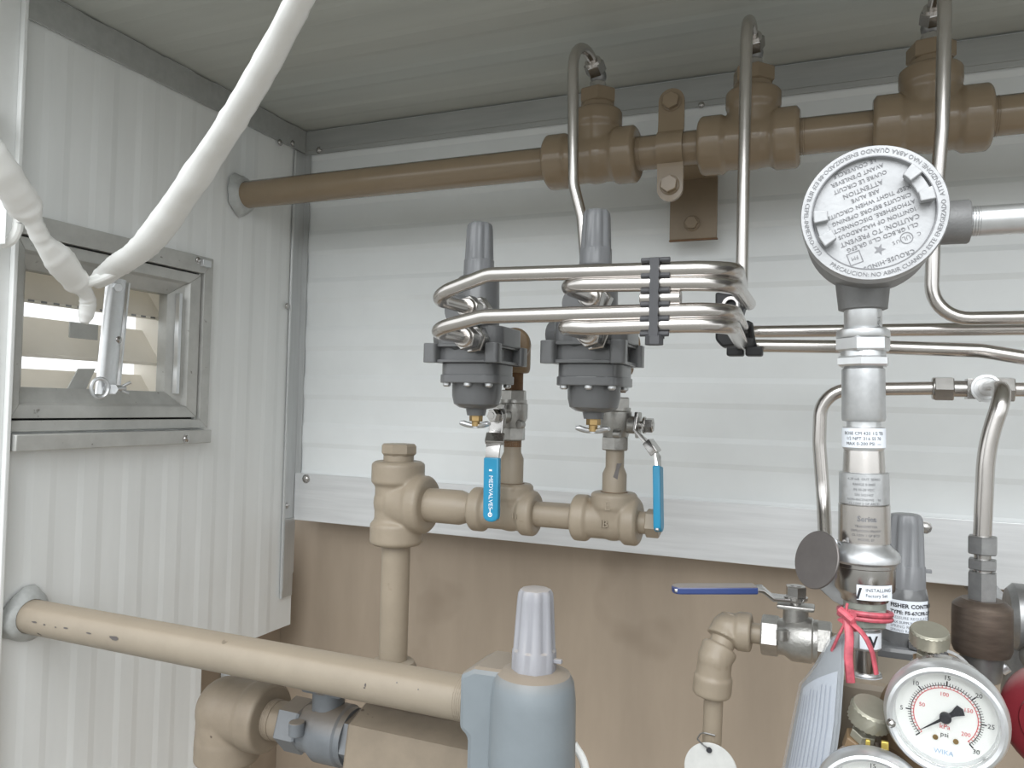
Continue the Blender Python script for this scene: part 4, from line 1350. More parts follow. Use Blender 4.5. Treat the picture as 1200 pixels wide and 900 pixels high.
# ------------------------------------------------------------------ instrument stack with the round junction box
YS = 0.50
sA, sB = at(1011, 345, YS), at(1014, 822, YS)
sdir = (sB - sA).normalized()
def sy(py):
    return sA + (sB - sA) * ((py - 345) / (822 - 345))
def sr(wpx, py):
    return sz(wpx, sy(py)) / 2
def seg_cyl(lst):
    """lst = [(py, width px)] -> lathe along the stack"""
    q = MB()
    p0 = sy(lst[0][0])
    q.lathe([((sy(y) - p0).dot(sdir), sr(w_, y)) for y, w_ in lst], p0, sdir, 40)
    return q
def seg_hex(y0, y1, w_, rot=0.3):
    return MB().hexa(sy(y0), sy(y1), sr(w_, y0), rot)
tr = thing('pressure_transmitter', 'bright metal instrument stack of nuts and sleeves under the round junction box', 'transmitter', sy(822))
part(seg_cyl([(358, 38), (360, 41), (388, 41), (390, 39)]), 'threaded_nipple', M['bright_alu'], tr)
part(seg_cyl([(386, 50), (388, 57), (395, 59), (397, 57)]), 'collar', M['bright_alu'], tr)
part(seg_hex(396, 413, 61, 0.25), 'hex_union', M['bright_alu'], tr)
part(seg_cyl([(411, 47), (413, 49), (420, 49), (421, 47)]), 'collar', M['bright_alu'], tr)
part(seg_hex(419, 431, 61, 0.1), 'lock_nut', M['bright_alu'], tr)
part(seg_cyl([(429, 40), (433, 43), (434, 47), (492, 48), (495, 46), (496, 38)]), 'coupling', M['zinc'], tr)
part(seg_cyl([(494, 37), (504, 37)]), 'neck', M['bright_alu'], tr)
ln_ = part(seg_cyl([(502, 44), (504, 47), (526, 47), (530, 43)]), 'label_sleeve', M['bright_alu'], tr)
part(seg_cyl([(528, 43), (534, 44), (556, 46), (557, 44)]), 'sleeve', M['steel'], tr)
e1_ = part(seg_cyl([(555, 52), (556, 54), (591, 55), (592, 53)]), 'barrel', M['zinc'], tr)
e2_ = part(seg_cyl([(592, 54), (593, 56), (636, 57), (638, 52)]), 'barrel', M['steel'], tr)
part(seg_cyl([(637, 52), (642, 60), (648, 74), (652, 77), (657, 77), (660, 70)]), 'flange', M['zinc'], tr)
e3_ = part(seg_cyl([(659, 69), (664, 69), (665, 66), (690, 66), (693, 62), (698, 54), (704, 51), (705, 47)]), 'sensor_body', M['steel_fit'], tr)
part(seg_cyl([(704, 46), (712, 46), (713, 44)]), 'neck', M['green_steel'], tr)
part(seg_hex(712, 733, 52, 0.1), 'hex_nut', M['green_steel'], tr)
part(seg_cyl([(732, 30), (737, 30), (738, 34), (758, 35), (760, 32)]), 'sleeve', M['zinc'], tr)
part(seg_cyl([(758, 28), (790, 28)]), 'stem', M['steel'], tr)
e4_ = part(seg_cyl([(787, 33), (789, 36), (811, 36), (813, 33)]), 'sleeve', M['zinc'], tr)
part(seg_hex(811, 826, 34, 0.2), 'hex_nut', M['zinc'], tr)
vis = (V((0, 0, 0)) - sy(520)); vis.z = 0
def wrap_label(y0, y1, wpx, a0, a1, name, parent, matl, face=None):
    q = MB()
    n = 14
    up = -sdir
    f = (face or vis).normalized()
    f = (f - up * f.dot(up)).normalized()
    t_ = up.cross(f)
    vs, fs = [], []
    r = max(sr(wpx, y0), sr(wpx, y1)) + 0.0003
    for y in (y1, y0):
        for k in range(n + 1):
            a = a0 + (a1 - a0) * k / n
            vs.append(sy(y) + (f * math.cos(a) + t_ * math.sin(a)) * r)
    for y in (y1, y0):
        for k in range(n + 1):
            a = a0 + (a1 - a0) * k / n
            vs.append(sy(y) + (f * math.cos(a) + t_ * math.sin(a)) * (r - 0.0002))
    for k in range(n):
        fs.append((k, k + 1, n + 2 + k, n + 1 + k))
    q.add(vs, fs)
    return part(q, name, matl, parent), r
def stack_text(s, py, size, r, parent, matl, align='CENTER', dx=0.0, spacing=1.0, bold=0.0):
    base = cyl_map(sy(py), -sdir, r + 0.0001, vis)
    return text_part(s, size, matl, parent, lambda x, y, z: base(x + dx, y, z), 'lettering', align=align, spacing=spacing, bold=bold)
lab, r = wrap_label(503.5, 526, 47, -1.35, 1.35, 'white_label', ln_, M['label'])
for s_, y_ in (('BOSE CM 420 1/2 TB', 511), ('1/2 NPT 316 SS 70', 517), ('MAX 0-200 PSI  ---', 523)):
    stack_text(s_, y_, 0.0026, r, ln_, M['ink'])
r = sr(55, 570)
for s_, y_ in (('4-20 mA  OUT  SERIES', 563), ('RANGE 0-2000', 569), ('IN 10-28 VDC', 575), ('S/N 5021437', 581), ('NON-INCENDIVE    NI', 586.5), ('CL I DIV 2 GP ABCD', 591)):
    stack_text(s_, y_, 0.0019, r, e1_, M['etch'])
r = sr(57, 610)
q = MB()
stack_text('Series', 610, 0.0044, r, e2_, M['etch'], dx=0.0015, bold=0.0001)
for s_, y_ in (('TRANSMITTER', 617), ('EXPLOSION PROOF', 622), ('CL I DIV 1 GP BCD', 627), ('MODEL 27', 632)):
    stack_text(s_, y_, 0.0019, r, e2_, M['etch'], dx=0.001)
lab, r = wrap_label(681, 698, 66, -0.25, 1.0, 'white_label', e3_, M['label'])
for s_, y_ in (('INSTALLING', 688), ('Factory Set', 694)):
    stack_text(s_, y_, 0.0027, r, e3_, M['ink'], align='LEFT', dx=0.0005)
stack_text('/', 696, 0.008, r, e3_, M['ink'], align='LEFT', dx=-0.004, bold=0.0004)
lab, r = wrap_label(739, 757, 35, -0.3, 1.3, 'white_tape', tr, M['label'])
stack_text('V', 754, 0.0085, r, tr, M['ink'], align='LEFT', dx=0.002, bold=0.0003)
lab, r = wrap_label(790, 810, 36, -1.4, 1.4, 'white_tape', e4_, M['label'])
stack_text('S', 806, 0.009, r, e4_, M['ink'], align='CENTER', dx=0.0005, bold=0.0006)
text_part('NPT', 0.0035, M['etch'], tr, (lambda bm_: (lambda x, y, z: bm_(y + 0.0085, x, z)))(cyl_map(sy(386), -sdir, sr(41, 375), vis)), 'stamped_text')

# junction box
bc = at(1023, 249, 0.452)               # centre of the cover face
Rb = sz(80, bc)
jb = thing('junction_box', 'round cast aluminium junction box with lettered screw cover above the stack', 'junction box', V((bc.x, 0.485, sy(362).z)))
NY = V((0, -1, 0))
ctr = V((bc.x, 0.500, bc.z))
Lb = 0.500 - 0.452
q = MB()
q.lathe([(-0.026, Rb * 0.45), (-0.020, Rb * 0.78), (-0.008, Rb * 0.96), (Lb - 0.012, Rb * 0.99), (Lb - 0.0115, Rb * 0.95)], ctr, NY, 56)
q.lathe([(0, sr(64, 330)), ((sy(338) - sy(300)).length, sr(58, 338)), ((sy(358) - sy(300)).length, sr(54, 358)), ((sy(363) - sy(300)).length, sr(53, 363)), ((sy(364) - sy(300)).length, sr(48, 363))], sy(300), sdir, 36)
hubp = V((bc.x, YS, at(1130, 260, YS).z))
x_h = at(1136, 260, YS).x
hr = sz(25.5, at(1120, 260, YS))
q.lathe([(Rb * 0.4, hr * 0.95), (x_h - bc.x - 0.001, hr), (x_h - bc.x, hr * 0.95)], hubp, EX, 36)
part(q, 'housing', M['box_grey'], jb, sharp=40)
cf = bc
q = MB()
q.lathe([(-0.013, Rb * 0.97), (-0.012, Rb), (-0.0012, Rb), (0, Rb * 0.985), (0, Rb * 0.835), (-0.0035, Rb * 0.815), (-0.0035, 0.0005)], cf, NY, 72)
cov = part(q, 'cover', M['cover_alu'], jb, sharp=30)
q = MB().lathe([(0, Rb * 0.842), (0.0003, Rb * 0.842), (0.0003, Rb * 0.826), (0, Rb * 0.826)], cf, NY, 72, caps=False)
part(q, 'groove', M['etch'], cov)
# wrench lugs: arc bars with two knuckles each
def c_pt(rad, ang, h):
    return cf + EX * (rad * math.cos(ang)) + EZ * (rad * math.sin(ang)) + NY * h
def arc_block(a0, a1, r0, r1, h0, h1):
    n = 8
    vs = []
    for rad, h in ((r0, h0), (r1, h0), (r1, h1), (r0, h1)):
        for k in range(n + 1):
            vs.append(c_pt(rad, a0 + (a1 - a0) * k / n, h))
    m_ = n + 1
    fs = []
    for j in range(4):
        jj = (j + 1) % 4
        for k in range(n):
            fs.append((j * m_ + k, j * m_ + k + 1, jj * m_ + k + 1, jj * m_ + k))
    fs += [(0, m_, 2 * m_, 3 * m_), (n, 3 * m_ + n, 2 * m_ + n, m_ + n)]
    return MB().add(vs, fs)
for base in (math.radians(30), math.radians(197)):
    w0 = 1.0 if base < 1 else 0.9
    q = arc_block(base - 0.36 * w0, base + 0.36 * w0, Rb * 0.62, Rb * 0.79, -0.0036, 0.0008)
    bar_ = part(q, 'wrench_lug', M['cover_alu'], cov, bevel=0.0005)
    for s0 in (-1, 1):
        m0 = base + s0 * 0.27 * w0
        q = arc_block(m0 - 0.12, m0 + 0.12, Rb * 0.61, Rb * 0.81, 0, 0.0055)
        part(q, 'lug_knuckle', M['cover_alu'], bar_, bevel=0.0006)
# cast lettering, set upside down
ta = math.radians(160)
tu = -EX * math.cos(math.radians(20)) - EZ * math.sin(math.radians(20))
tv = EX * math.sin(math.radians(20)) - EZ * math.cos(math.radians(20))
lines = ['CL.I GR.BCD CL.II GR.EFG', 'CAUTION: TO PREVENT', 'IGNITION OF HAZARDOUS', 'ATMOSPHERE, DISCONNECT', 'CIRCUITS BEFORE OPENING', 'KEEP TIGHT WHEN CIRCUITS', 'ARE ALIVE', 'ATTENTION', 'OUVRE LE CIRCUIT', "AVANT D'ENLEVER", 'LE COUVERCLE']
for i, s_ in enumerate(lines):
    o_ = cf + NY * (-0.0033) + tv * (0.0128 - i * 0.0041)
    sizes = 0.0036 if i in (1, 7) else 0.0031
    text_part(s_, sizes, M['etch'], cov, flat_map(o_, tu, tv), 'cast_lettering', extrude=0.0002, align='CENTER', spacing=1.05)
o_ = cf + NY * (-0.0033) + tv * 0.0255
text_part('CROUSE-HINDS', 0.0034, M['etch'], cov, flat_map(o_ + tu * 0.001, tu, tv), 'cast_lettering', extrude=0.0002, align='CENTER', spacing=1.1)
# cast approval marks: ring with UL, square with FM-like box, star
def ring_mark(c, r0, r1, n, name, rot=0):
    u, w2 = tu, tv
    vs, fs = [], []
    for r_ in (r0, r1):
        for k in range(n):
            a = 2 * math.pi * k / n + rot
            vs.append(c + u * (r_ * math.cos(a)) + w2 * (r_ * math.sin(a)))
    for k in range(n):
        fs.append((k, (k + 1) % n, n + (k + 1) % n, n + k))
    return part(MB().add(vs, fs), name, M['etch'], cov)
c_ul = cf + NY * (-0.0033) + EX * (0.0165) - EZ * 0.0140
ring_mark(c_ul, 0.0027, 0.0032, 24, 'approval_ring')
text_part('UL', 0.0034, M['etch'], cov, flat_map(c_ul - tv * 0.0012, tu, tv), 'cast_lettering', align='CENTER')
text_part('C      US', 0.0028, M['etch'], cov, flat_map(c_ul - tv * 0.0008, tu, tv), 'cast_lettering', align='CENTER', spacing=1.4)
c_sp = cf + NY * (-0.0033) - EX * 0.0085 - EZ * 0.0235
ring_mark(c_sp, 0.0042, 0.0049, 4, 'approval_square', 0.78)
text_part('FM', 0.0030, M['etch'], cov, flat_map(c_sp - tv * 0.001, tu, tv), 'cast_lettering', align='CENTER')
c_st = cf + NY * (-0.0033) + EX * 0.0035 - EZ * 0.0195
sp_ = []
for k in range(10):
    a = math.pi * k / 5 + math.pi / 2
    r_ = 0.0032 if k % 2 == 0 else 0.0013
    sp_.append(c_st + tu * (r_ * math.cos(a)) + tv * (r_ * math.sin(a)))
part(MB().add(sp_, [tuple(range(10))]), 'star_mark', M['etch'], cov)
# text round the rim, reading counter-clockwise with the feet outward
rim = 'PRECAUCION: NO ABRIR CUANDO ESTE ENERGIZADO  ATTENZIONE: NAO ABRA QUANDO ENERGIZADO-88 E2F IIITB CEPEL-INMETRO-1773'
rr = Rb * 0.905
a_start = math.radians(232)
per = math.radians(358) / len(rim)
def rim_map(x, y, z):
    a = a_start + x / rr
    rad = rr - y + 0.0014
    return cf + EX * (rad * math.cos(a)) + EZ * (rad * math.sin(a)) + NY * (0.0002 + z)
text_part(rim, 0.00315, M['etch'], cov, rim_map, 'rim_lettering', extrude=0.0001, spacing=1.0)
# conduit leaving to the right
cn = thing('conduit', 'bright galvanised conduit leaving the junction box to the right', 'conduit', V((x_h, YS, hubp.z)))
rc_ = sz(17.5, at(1160, 258, YS))
part(MB().cyl(V((x_h - 0.004, YS, hubp.z)), V((XR - 0.002, YS, hubp.z)), rc_, 0), 'barrel', M['bright_alu'], cn)
q = MB(); thread(q, V((x_h + 0.0003, YS, hubp.z)), EX, rc_, 4, 0.0013)
part(q, 'thread', M['zinc'], cn)

# dark disc hanging at the left of the stack
dn = (V((0, 0, 0)) - at(955, 655, 0.49)).normalized()
dn = (dn + V((-0.95, 0.1, 0.16))).normalized()
dc = at(957, 656, 0.49)
dk = thing('round_disc', 'dark round metal disc hanging left of the instrument stack', 'disc', dc - EZ * 0.02)
rd = sz(34, dc)
part(MB().lathe([(-0.0008, rd * 0.98), (-0.0004, rd), (0.0004, rd), (0.0008, rd * 0.98)], dc, dn, 48), 'plate', M['dark_steel'], dk)
u_, w2_, _a = basis(dn)
hd_ = at(976, 636, 0.488)
part(MB().lathe([(-0.0012, 0.0022), (0.0012, 0.0022)], hd_, dn, 14), 'hole', M['label'], dk)
part(MB().tube([hd_, at(982, 634, 0.492), at(988, 640, 0.495)], 0.0009, 6), 'wire', M['dull_steel'], dk)
part(MB().prism([at(960, 690, 0.52), at(976, 668, 0.52), at(986, 672, 0.52), at(990, 712, 0.515), at(976, 704, 0.52)], V((0, 0.003, 0))), 'hanger_plate', M['dull_steel'], dk, bevel=0.0005)

# ------------------------------------------------------------------ regulator behind the stack, with the white label
Y4 = 0.575
c4 = at(1061, 680, Y4)
def z4(py):
    return at(1061, py, Y4).z
r4 = thing('regulator', 'grey regulator with white printed label standing behind the instrument stack', 'regulator', V((c4.x, Y4, z4(840))))
q = MB(); cap_mesh(q, V((c4.x, Y4, z4(688))), sz(21, c4), z4(602) - z4(688), taper=0.86)
cp = part(q, 'cap', M['reg_cap'], r4)
part(MB().box(V((c4.x + sz(22, c4), Y4, z4(667))), EX, EY, EZ, 0.0030, 0.0014, 0.0012), 'tab', M['reg_cap'], cp, bevel=0.0004)
rs4 = sz(24.5, c4)
q = MB().lathe([(0, rs4), (z4(700) - z4(750), rs4), (z4(688) - z4(750), rs4 * 0.90), (z4(681) - z4(750), rs4 * 0.62)], V((c4.x, Y4, z4(750))), EZ, 40)
case4 = part(q, 'spring_case', M['reg'], r4)
q = MB()
q.prism(*rsq(V((c4.x, Y4, 0)), rs4 * 1.75, rs4 * 1.6, z4(778), z4(750), 0.012))
part(q, 'body', M['reg'], r4, bevel=0.003)
part(MB().lathe([(0, rs4 * 1.5), (0.02, rs4 * 1.5), (0.03, rs4 * 1.4)], V((c4.x, Y4, z4(778))), V((0, 0, -1)), 36), 'lower_body', M['reg'], r4)
part(MB().hexa(V((c4.x + 0.006, Y4 - rs4 * 1.3, z4(750))), V((c4.x + 0.006, Y4 - rs4 * 1.3, z4(742))), 0.006), 'bolt_head', M['reg'], r4)
# label wraps the case
f4 = V((-c4.x, -c4.y, 0)).normalized()
t4 = EZ.cross(f4)
def l4(a, z, k=0.0004):
    return V((c4.x, Y4, z)) + (f4 * math.cos(a) + t4 * math.sin(a)) * (rs4 + k)
vs, fs = [], []
n = 18
za, zb4 = z4(736), z4(699)
for z in (za, zb4):
    for k in range(n + 1):
        vs.append(l4(-0.95 + 2.1 * k / n, z))
for z in (za, zb4):
    for k in range(n + 1):
        vs.append(l4(-0.95 + 2.1 * k / n, z, 0.0001))
for k in range(n):
    fs.append((k, k + 1, n + 2 + k, n + 1 + k))
lab4 = part(MB().add(vs, fs), 'white_label', M['label'], r4)
hl = (zb4 - za)
def lab_text(s_, frac, size, matl, bold=0.0):
    z0 = zb4 - hl * frac
    def mp(x, y, z):
        return l4(-0.63 + x / rs4, z0 + y, 0.0006)
    text_part(s_, size, matl, lab4, mp, 'lettering', bold=bold, spacing=1.02)
lab_text('FISHER CONTROLS', 0.22, hl * 0.172, M['ink'], 0.00012)
lab_text('TYPE: FS-67CFR-239', 0.42, hl * 0.150, M['ink'], 0.0001)
lab_text('PRESSURE REGULATOR', 0.575, hl * 0.120, M['ink_grey'])
lab_text('MAX SUPPLY, 250 PSIG', 0.715, hl * 0.107, M['ink_grey'], 0.00005)
lab_text('SPRING RANGE 0-20', 0.85, hl * 0.125, M['ink_grey'])
lab_text('SPRING RANGE 0-35', 0.975, hl * 0.116, M['ink_grey'])

# ------------------------------------------------------------------ bronze coupling under the thick tube
Y5 = YG
def p5(px, py):
    return at(px, py, Y5)
bz = thing('bronze_coupling', 'bronze brown coupling with steel compression fitting under the thick tube', 'coupling', p5(1151, 800))
xb = p5(1151, 700).x
def pz5(py):
    return V((xb, Y5, p5(1151, py).z))
s5 = lambda n_: sz(n_, p5(1151, 720)) / 2
part(MB().hexa(pz5(628), pz5(649), s5(33), 0.2), 'nut', M['dull_steel'], bz)
part(MB().cyl(pz5(648), pz5(656), s5(18)), 'neck', M['steel_fit'], bz)
part(MB().hexa(pz5(655), pz5(667), s5(32), 0.2), 'nut', M['dull_steel'], bz)
part(MB().cyl(pz5(665), pz5(672), s5(20)), 'neck', M['steel_fit'], bz)
part(MB().hexa(pz5(670), pz5(706), s5(32), 0.2), 'hex_body', M['dull_steel'], bz)
q = MB()
q.lathe([((pz5(702) - pz5(y)).length, s5(w_)) for y, w_ in ((702, 44), (705, 52), (707, 57), (710, 62), (718, 63), (758, 63), (765, 58), (766, 45))], pz5(702), V((0, 0, -1)), 40)
part(q, 'sleeve', M['brown_steel'], bz)
q = MB().lathe([((pz5(762) - pz5(y)).length, s5(w_)) for y, w_ in ((762, 47), (772, 45), (795, 40), (797, 36))], pz5(762), V((0, 0, -1)), 32)
part(q, 'spout', M['dull_steel'], bz)
part(MB().cyl(p5(1172, 785), p5(1180, 780), 0.004), 'side_screw', M['bright_alu'], bz)
# dark grey hose coupling behind at the right edge
pp = thing('pipe_fitting', 'dark grey pipe fitting at right edge behind the bronze coupling', 'fitting', at(1205, 760, 0.66))
q = MB().lathe([(0, 0.020), (0.004, 0.024), (0.03, 0.024), (0.034, 0.028), (0.07, 0.028)], at(1180, 722, 0.66), EX, 32)
part(q, 'barrel', M['dull_steel'], pp)
q = MB().lathe([(0, 0.012), (0.05, 0.012)], at(1196, 740, 0.66), V((0, 0, -1)), 24)
part(q, 'down_leg', M['dull_steel'], pp)
pe = at(1180, 722, 0.66)
part(MB().cyl(pe + EX * 0.068, V((XR - 0.001, pe.y, pe.z)), 0.0165, 0), 'pipe', M['tan'], pp)
# red housing at the right edge
rdp = at(1232, 850, 0.50)
rp = thing('red_housing', 'dark red round plastic housing cut off by the right edge of the picture', 'housing', rdp - EZ * 0.04)
rr_ = sz(66, rdp)
rax = V((0.55, 0.84, -0.05)).normalized()
q = MB().lathe([(0, rr_ * 0.55), (0.001, rr_ * 0.78), (0.004, rr_ * 0.92), (0.010, rr_), (0.05, rr_)], rdp, rax, 44)
part(q, 'shell', M['red'], rp)
q = MB().lathe([(-0.0012, rr_ * 0.50), (0.0002, rr_ * 0.54)], rdp, rax, 44)
part(q, 'face', M['red'], rp)
rb0 = rdp + rax * 0.045
part(MB().cyl(rb0, V((rb0.x, YT - 0.0005, rb0.z)), 0.012), 'rear_stem', M['dull_steel'], rp)

# ------------------------------------------------------------------ gauges
def gauge(c, R, label, full=True, tilt=V((0, -1, 0)), spin=0.0):
    n = tilt.normalized()
    u = EZ.cross(-n).normalized() * 1.0
    u = (-n).cross(EZ).normalized()
    if u.x < 0:
        u = -u
    w2 = n.cross(u)
    if w2.z < 0:
        w2 = -w2
    cs, sn = math.cos(spin), math.sin(spin)
    u, w2 = u * cs + w2 * sn, w2 * cs - u * sn
    g = thing('pressure_gauge', label, 'gauge', c - EZ * R)
    q = MB().lathe([(-0.030, R * 0.70), (-0.028, R * 0.84), (-0.006, R * 0.88)], c, n, 56)
    part(q, 'case', M['steel'], g)
    q = MB().lathe([(-0.010, R * 0.90), (-0.008, R * 0.99), (-0.003, R), (0.001, R * 0.985), (0.0035, R * 0.94), (0.0042, R * 0.89), (0.0030, R * 0.835), (-0.004, R * 0.80), (-0.0045, R * 0.78)], c, n, 72, caps=False)
    part(q, 'bezel', M['bright_alu'], g)
    fc = c - n * 0.004
    q = MB().lathe([(-0.001, R * 0.85), (0, R * 0.85)], fc, n, 64)
    dl = part(q, 'dial', M['dial'], g)
    def dp(rad, deg, h=0.0003):
        a = math.radians(deg)
        return fc + u * (R * rad * math.cos(a)) + w2 * (R * rad * math.sin(a)) + n * h
    def tickset(rad0, rad1, degs, wd, matl, name):
        for dg_ in degs:
            a = math.radians(dg_)
            tdir = -u * math.sin(a) + w2 * math.cos(a)
            p0, p1 = dp(rad0, dg_), dp(rad1, dg_)
            h = tdir * (R * wd)
            part(MB().add([p0 - h, p0 + h, p1 + h, p1 - h], [(0, 1, 2, 3)]), name, matl, dl, smooth=False)
    tickset(0.55, 0.60, [225 - 270 * k / 60 for k in range(61) if k % 10], 0.005, M['ink'], 'tick')
    tickset(0.55, 0.635, [225 - 45 * k for k in range(7)], 0.011, M['ink'], 'tick')
    tickset(0.50, 0.545, [225 - 268 * k / 40 for k in range(41)], 0.005, M['ink_red'], 'red_tick')
    # scale arcs
    for rad, matl, nm in ((0.55, M['ink'], 'scale_arc'), (0.505, M['ink_red'], 'scale_arc')):
        vs, fs = [], []
        for k in range(61):
            vs += [dp(rad - 0.006, 225 - 4.5 * k), dp(rad + 0.006, 225 - 4.5 * k)]
        for k in range(60):
            fs.append((2 * k, 2 * k + 1, 2 * k + 3, 2 * k + 2))
        part(MB().add(vs, fs), nm, matl, dl, smooth=False)
    for k in range(1, 7):
        p = dp(0.70, 225 - 45 * k)
        text_part(str(5 * k), R * 0.115, M['ink'], dl, flat_map(p - w2 * (R * 0.045), u, w2), 'numeral', align='CENTER')
        a = 225 - 45 * k
    for k, s_ in ((1, '50'), (2, '100'), (3, '150'), (4, '200')):
        p = dp(0.40, 225 - 65 * k)
        text_part(s_, R * 0.10, M['ink_red'], dl, flat_map(p - w2 * (R * 0.04), u, w2), 'numeral', align='CENTER')
    text_part('kPa', R * 0.12, M['ink_red'], dl, flat_map(dp(0.17, 272), u, w2) if False else flat_map(fc - w2 * (R * 0.22) + n * 0.0003, u, w2), 'unit', align='CENTER')
    text_part('psi', R * 0.12, M['ink'], dl, flat_map(fc - w2 * (R * 0.36) + n * 0.0003, u, w2), 'unit', align='CENTER')
    text_part('WIKA', R * 0.12, M['ink_blue'], dl, flat_map(fc - w2 * (R * 0.68) + n * 0.0003, u, w2), 'printed_mark', align='CENTER')
    for sg in (-1, 1):
        part(MB().lathe([(0, R * 0.045), (0.0006, R * 0.045)], fc - w2 * (R * 0.40) + u * (sg * R * 0.16 + R * 0.02) + n * 0.0002, n, 14), 'dial_screw', M['brass'], dl)
    # needle
    na = math.radians(219)
    nd, nt_ = u * math.cos(na) + w2 * math.sin(na), -u * math.sin(na) + w2 * math.cos(na)
    hh = n * 0.0016
    q = MB()
    q.prism([fc + hh + nd * (R * 0.56), fc + hh + nt_ * (R * 0.028), fc + hh - nd * (R * 0.15) + nt_ * (R * 0.045), fc + hh - nd * (R * 0.30) + nt_ * (R * 0.10), fc + hh - nd * (R * 0.34) + nt_ * (R * 0.0), fc + hh - nd * (R * 0.30) - nt_ * (R * 0.10), fc + hh - nd * (R * 0.15) - nt_ * (R * 0.045), fc + hh - nt_ * (R * 0.028)], n * 0.0004)
    ndl = part(q, 'needle', M['ink'], g)
    part(MB().lathe([(0.001, R * 0.095), (0.003, R * 0.095), (0.0035, R * 0.07)], fc, n, 24), 'hub', M['ink'], ndl)
    q = MB().lathe([(0.0012, R * 0.805), (0.0020, R * 0.805)], c, n, 56)
    part(q, 'glass', M['glass'], g)
    return g
YQ = 0.425
g1c = at(1108, 843, YQ)
RG = sz(66, g1c)
gauge(g1c, RG, 'steel rimmed pressure gauge with white dial at lower right', tilt=V((-0.10, -1, -0.02)), spin=math.radians(-2))
g2c = at(1022, 948, YQ - 0.01)
gauge(g2c, sz(66, g2c), 'second pressure gauge showing only its rim at the bottom edge', tilt=V((-0.05, -1, 0.06)))

# gauge valves with knurled knobs
def gauge_valve(kx, ky, wpx, hpx, tiltv, label, Yk, brass_px):
    c = at(kx, ky, Yk)
    up = tiltv.normalized()
    R = sz(wpx, c) / 2
    h = sz(hpx, c)
    t = thing('gauge_valve', label, 'valve', c - up * (h * 2.2))
    q = MB().lathe([(-h * 0.55, R * 0.93), (-h * 0.45, R), (-h * 0.25, R), (-h * 0.05, R), (h * 0.15, R), (h * 0.35, R), (h * 0.45, R), (h * 0.55, R * 0.93)], c, up, 48, knurl=0.09)
    kb = part(q, 'knob', M['knob'], t, sharp=15)
    part(MB().lathe([(h * 0.55, R * 0.935), (h * 0.62, R * 0.90), (h * 0.62, 0.0003)], c, up, 40), 'knob_face', M['knob'], kb)
    part(MB().cyl(c - up * (h * 0.5), c - up * (h * 1.5), R * 0.22), 'stem', M['steel_fit'], t)
    part(MB().hexa(c - up * (h * 1.15), c - up * (h * 1.7), R * 0.62, 0.2), 'bonnet_nut', M['knob'], t)
    part(MB().hexa(c - up * (h * 1.7), c - up * (h * 2.9), R * 0.80, 0.0), 'bonnet', M['brown_tan'], t)
    for (px, py, w1, h1) in brass_px:
        p = at(px, py, Yk - R * 0.85)
        part(MB().box(p, EX, EY, EZ, sz(w1, p) / 2, 0.0012, sz(h1, p) / 2), 'brass_clip', M['yellow_brass'], t, bevel=0.0005)
    return t
gauge_valve(1089, 747, 43, 17, V((0.02, -0.28, 1)), 'gauge valve with knurled nickel knob just above the white gauge', 0.455, ((1097, 776, 6, 7), (1115, 782, 8, 13)))
gauge_valve(1020, 838, 48, 20, V((0.26, -0.30, 1)), 'gauge valve with tilted knurled knob at left of the white gauge', 0.440, ((1017, 871, 5, 9), (1037, 876, 8, 15)))
p = at(1043, 846, 0.418)
so2 = part(MB().lathe([(0, 0.0019), (0.002, 0.0019), (0.003, 0.0010)], p, V((0.5, -1, -0.2)), 16), 'set_screw', M['steel_fit'])
tag(so2, 'tiny set screw on the rim of tilted knurled knob', 'screw')
# tan valve body block behind the gauges
vb = thing('valve_manifold', 'dusty tan manifold block behind the two gauges', 'manifold', at(1060, 930, 0.50))
q = MB()
q.prism(*rsq(at(1058, 850, 0.515), 0.038, 0.030, at(1075, 960, 0.515).z, at(1075, 790, 0.515).z, 0.012))
part(q, 'block', M['tan_dusty'], vb, bevel=0.004)
q = MB().lathe([(0, 0.026), (0.03, 0.026), (0.034, 0.023)], at(1090, 842, 0.485), V((0, -1, 0)), 36)
part(q, 'gauge_socket', M['brown_tan'], vb)
q = MB().lathe([(0, 0.03), (0.028, 0.030), (0.034, 0.026)], at(1032, 938, 0.475), V((0, -1, 0)), 36)
part(q, 'gauge_socket', M['brown_tan'], vb)
q = MB().lathe([(0.0, 0.0155), (0.0, 0.0170), (0.003, 0.0170), (0.003, 0.0155), (0.0, 0.0155)], at(1102, 798, 0.475), V((0.2, -1, 0.2)), 36, caps=False)
part(q, 'hose_band', M['dull_steel'], vb)
q = MB().cyl(at(988, 860, 0.50), at(988, 960, 0.50), 0.011)
part(q, 'side_post', M['tan_dusty'], vb)

# ------------------------------------------------------------------ plastic sleeve with papers and red string
sp0 = at(1000, 738, 0.470)
ps = thing('document_sleeve', 'clear plastic sleeve with printed papers hanging from red string', 'document sleeve', at(950, 900, 0.44))
def sheet(pts_a, thick, name, matl, parent, bend=0.0):
    return part(MB().prism(pts_a, thick), name, matl, parent)
YL, YRt = 0.475, 0.418
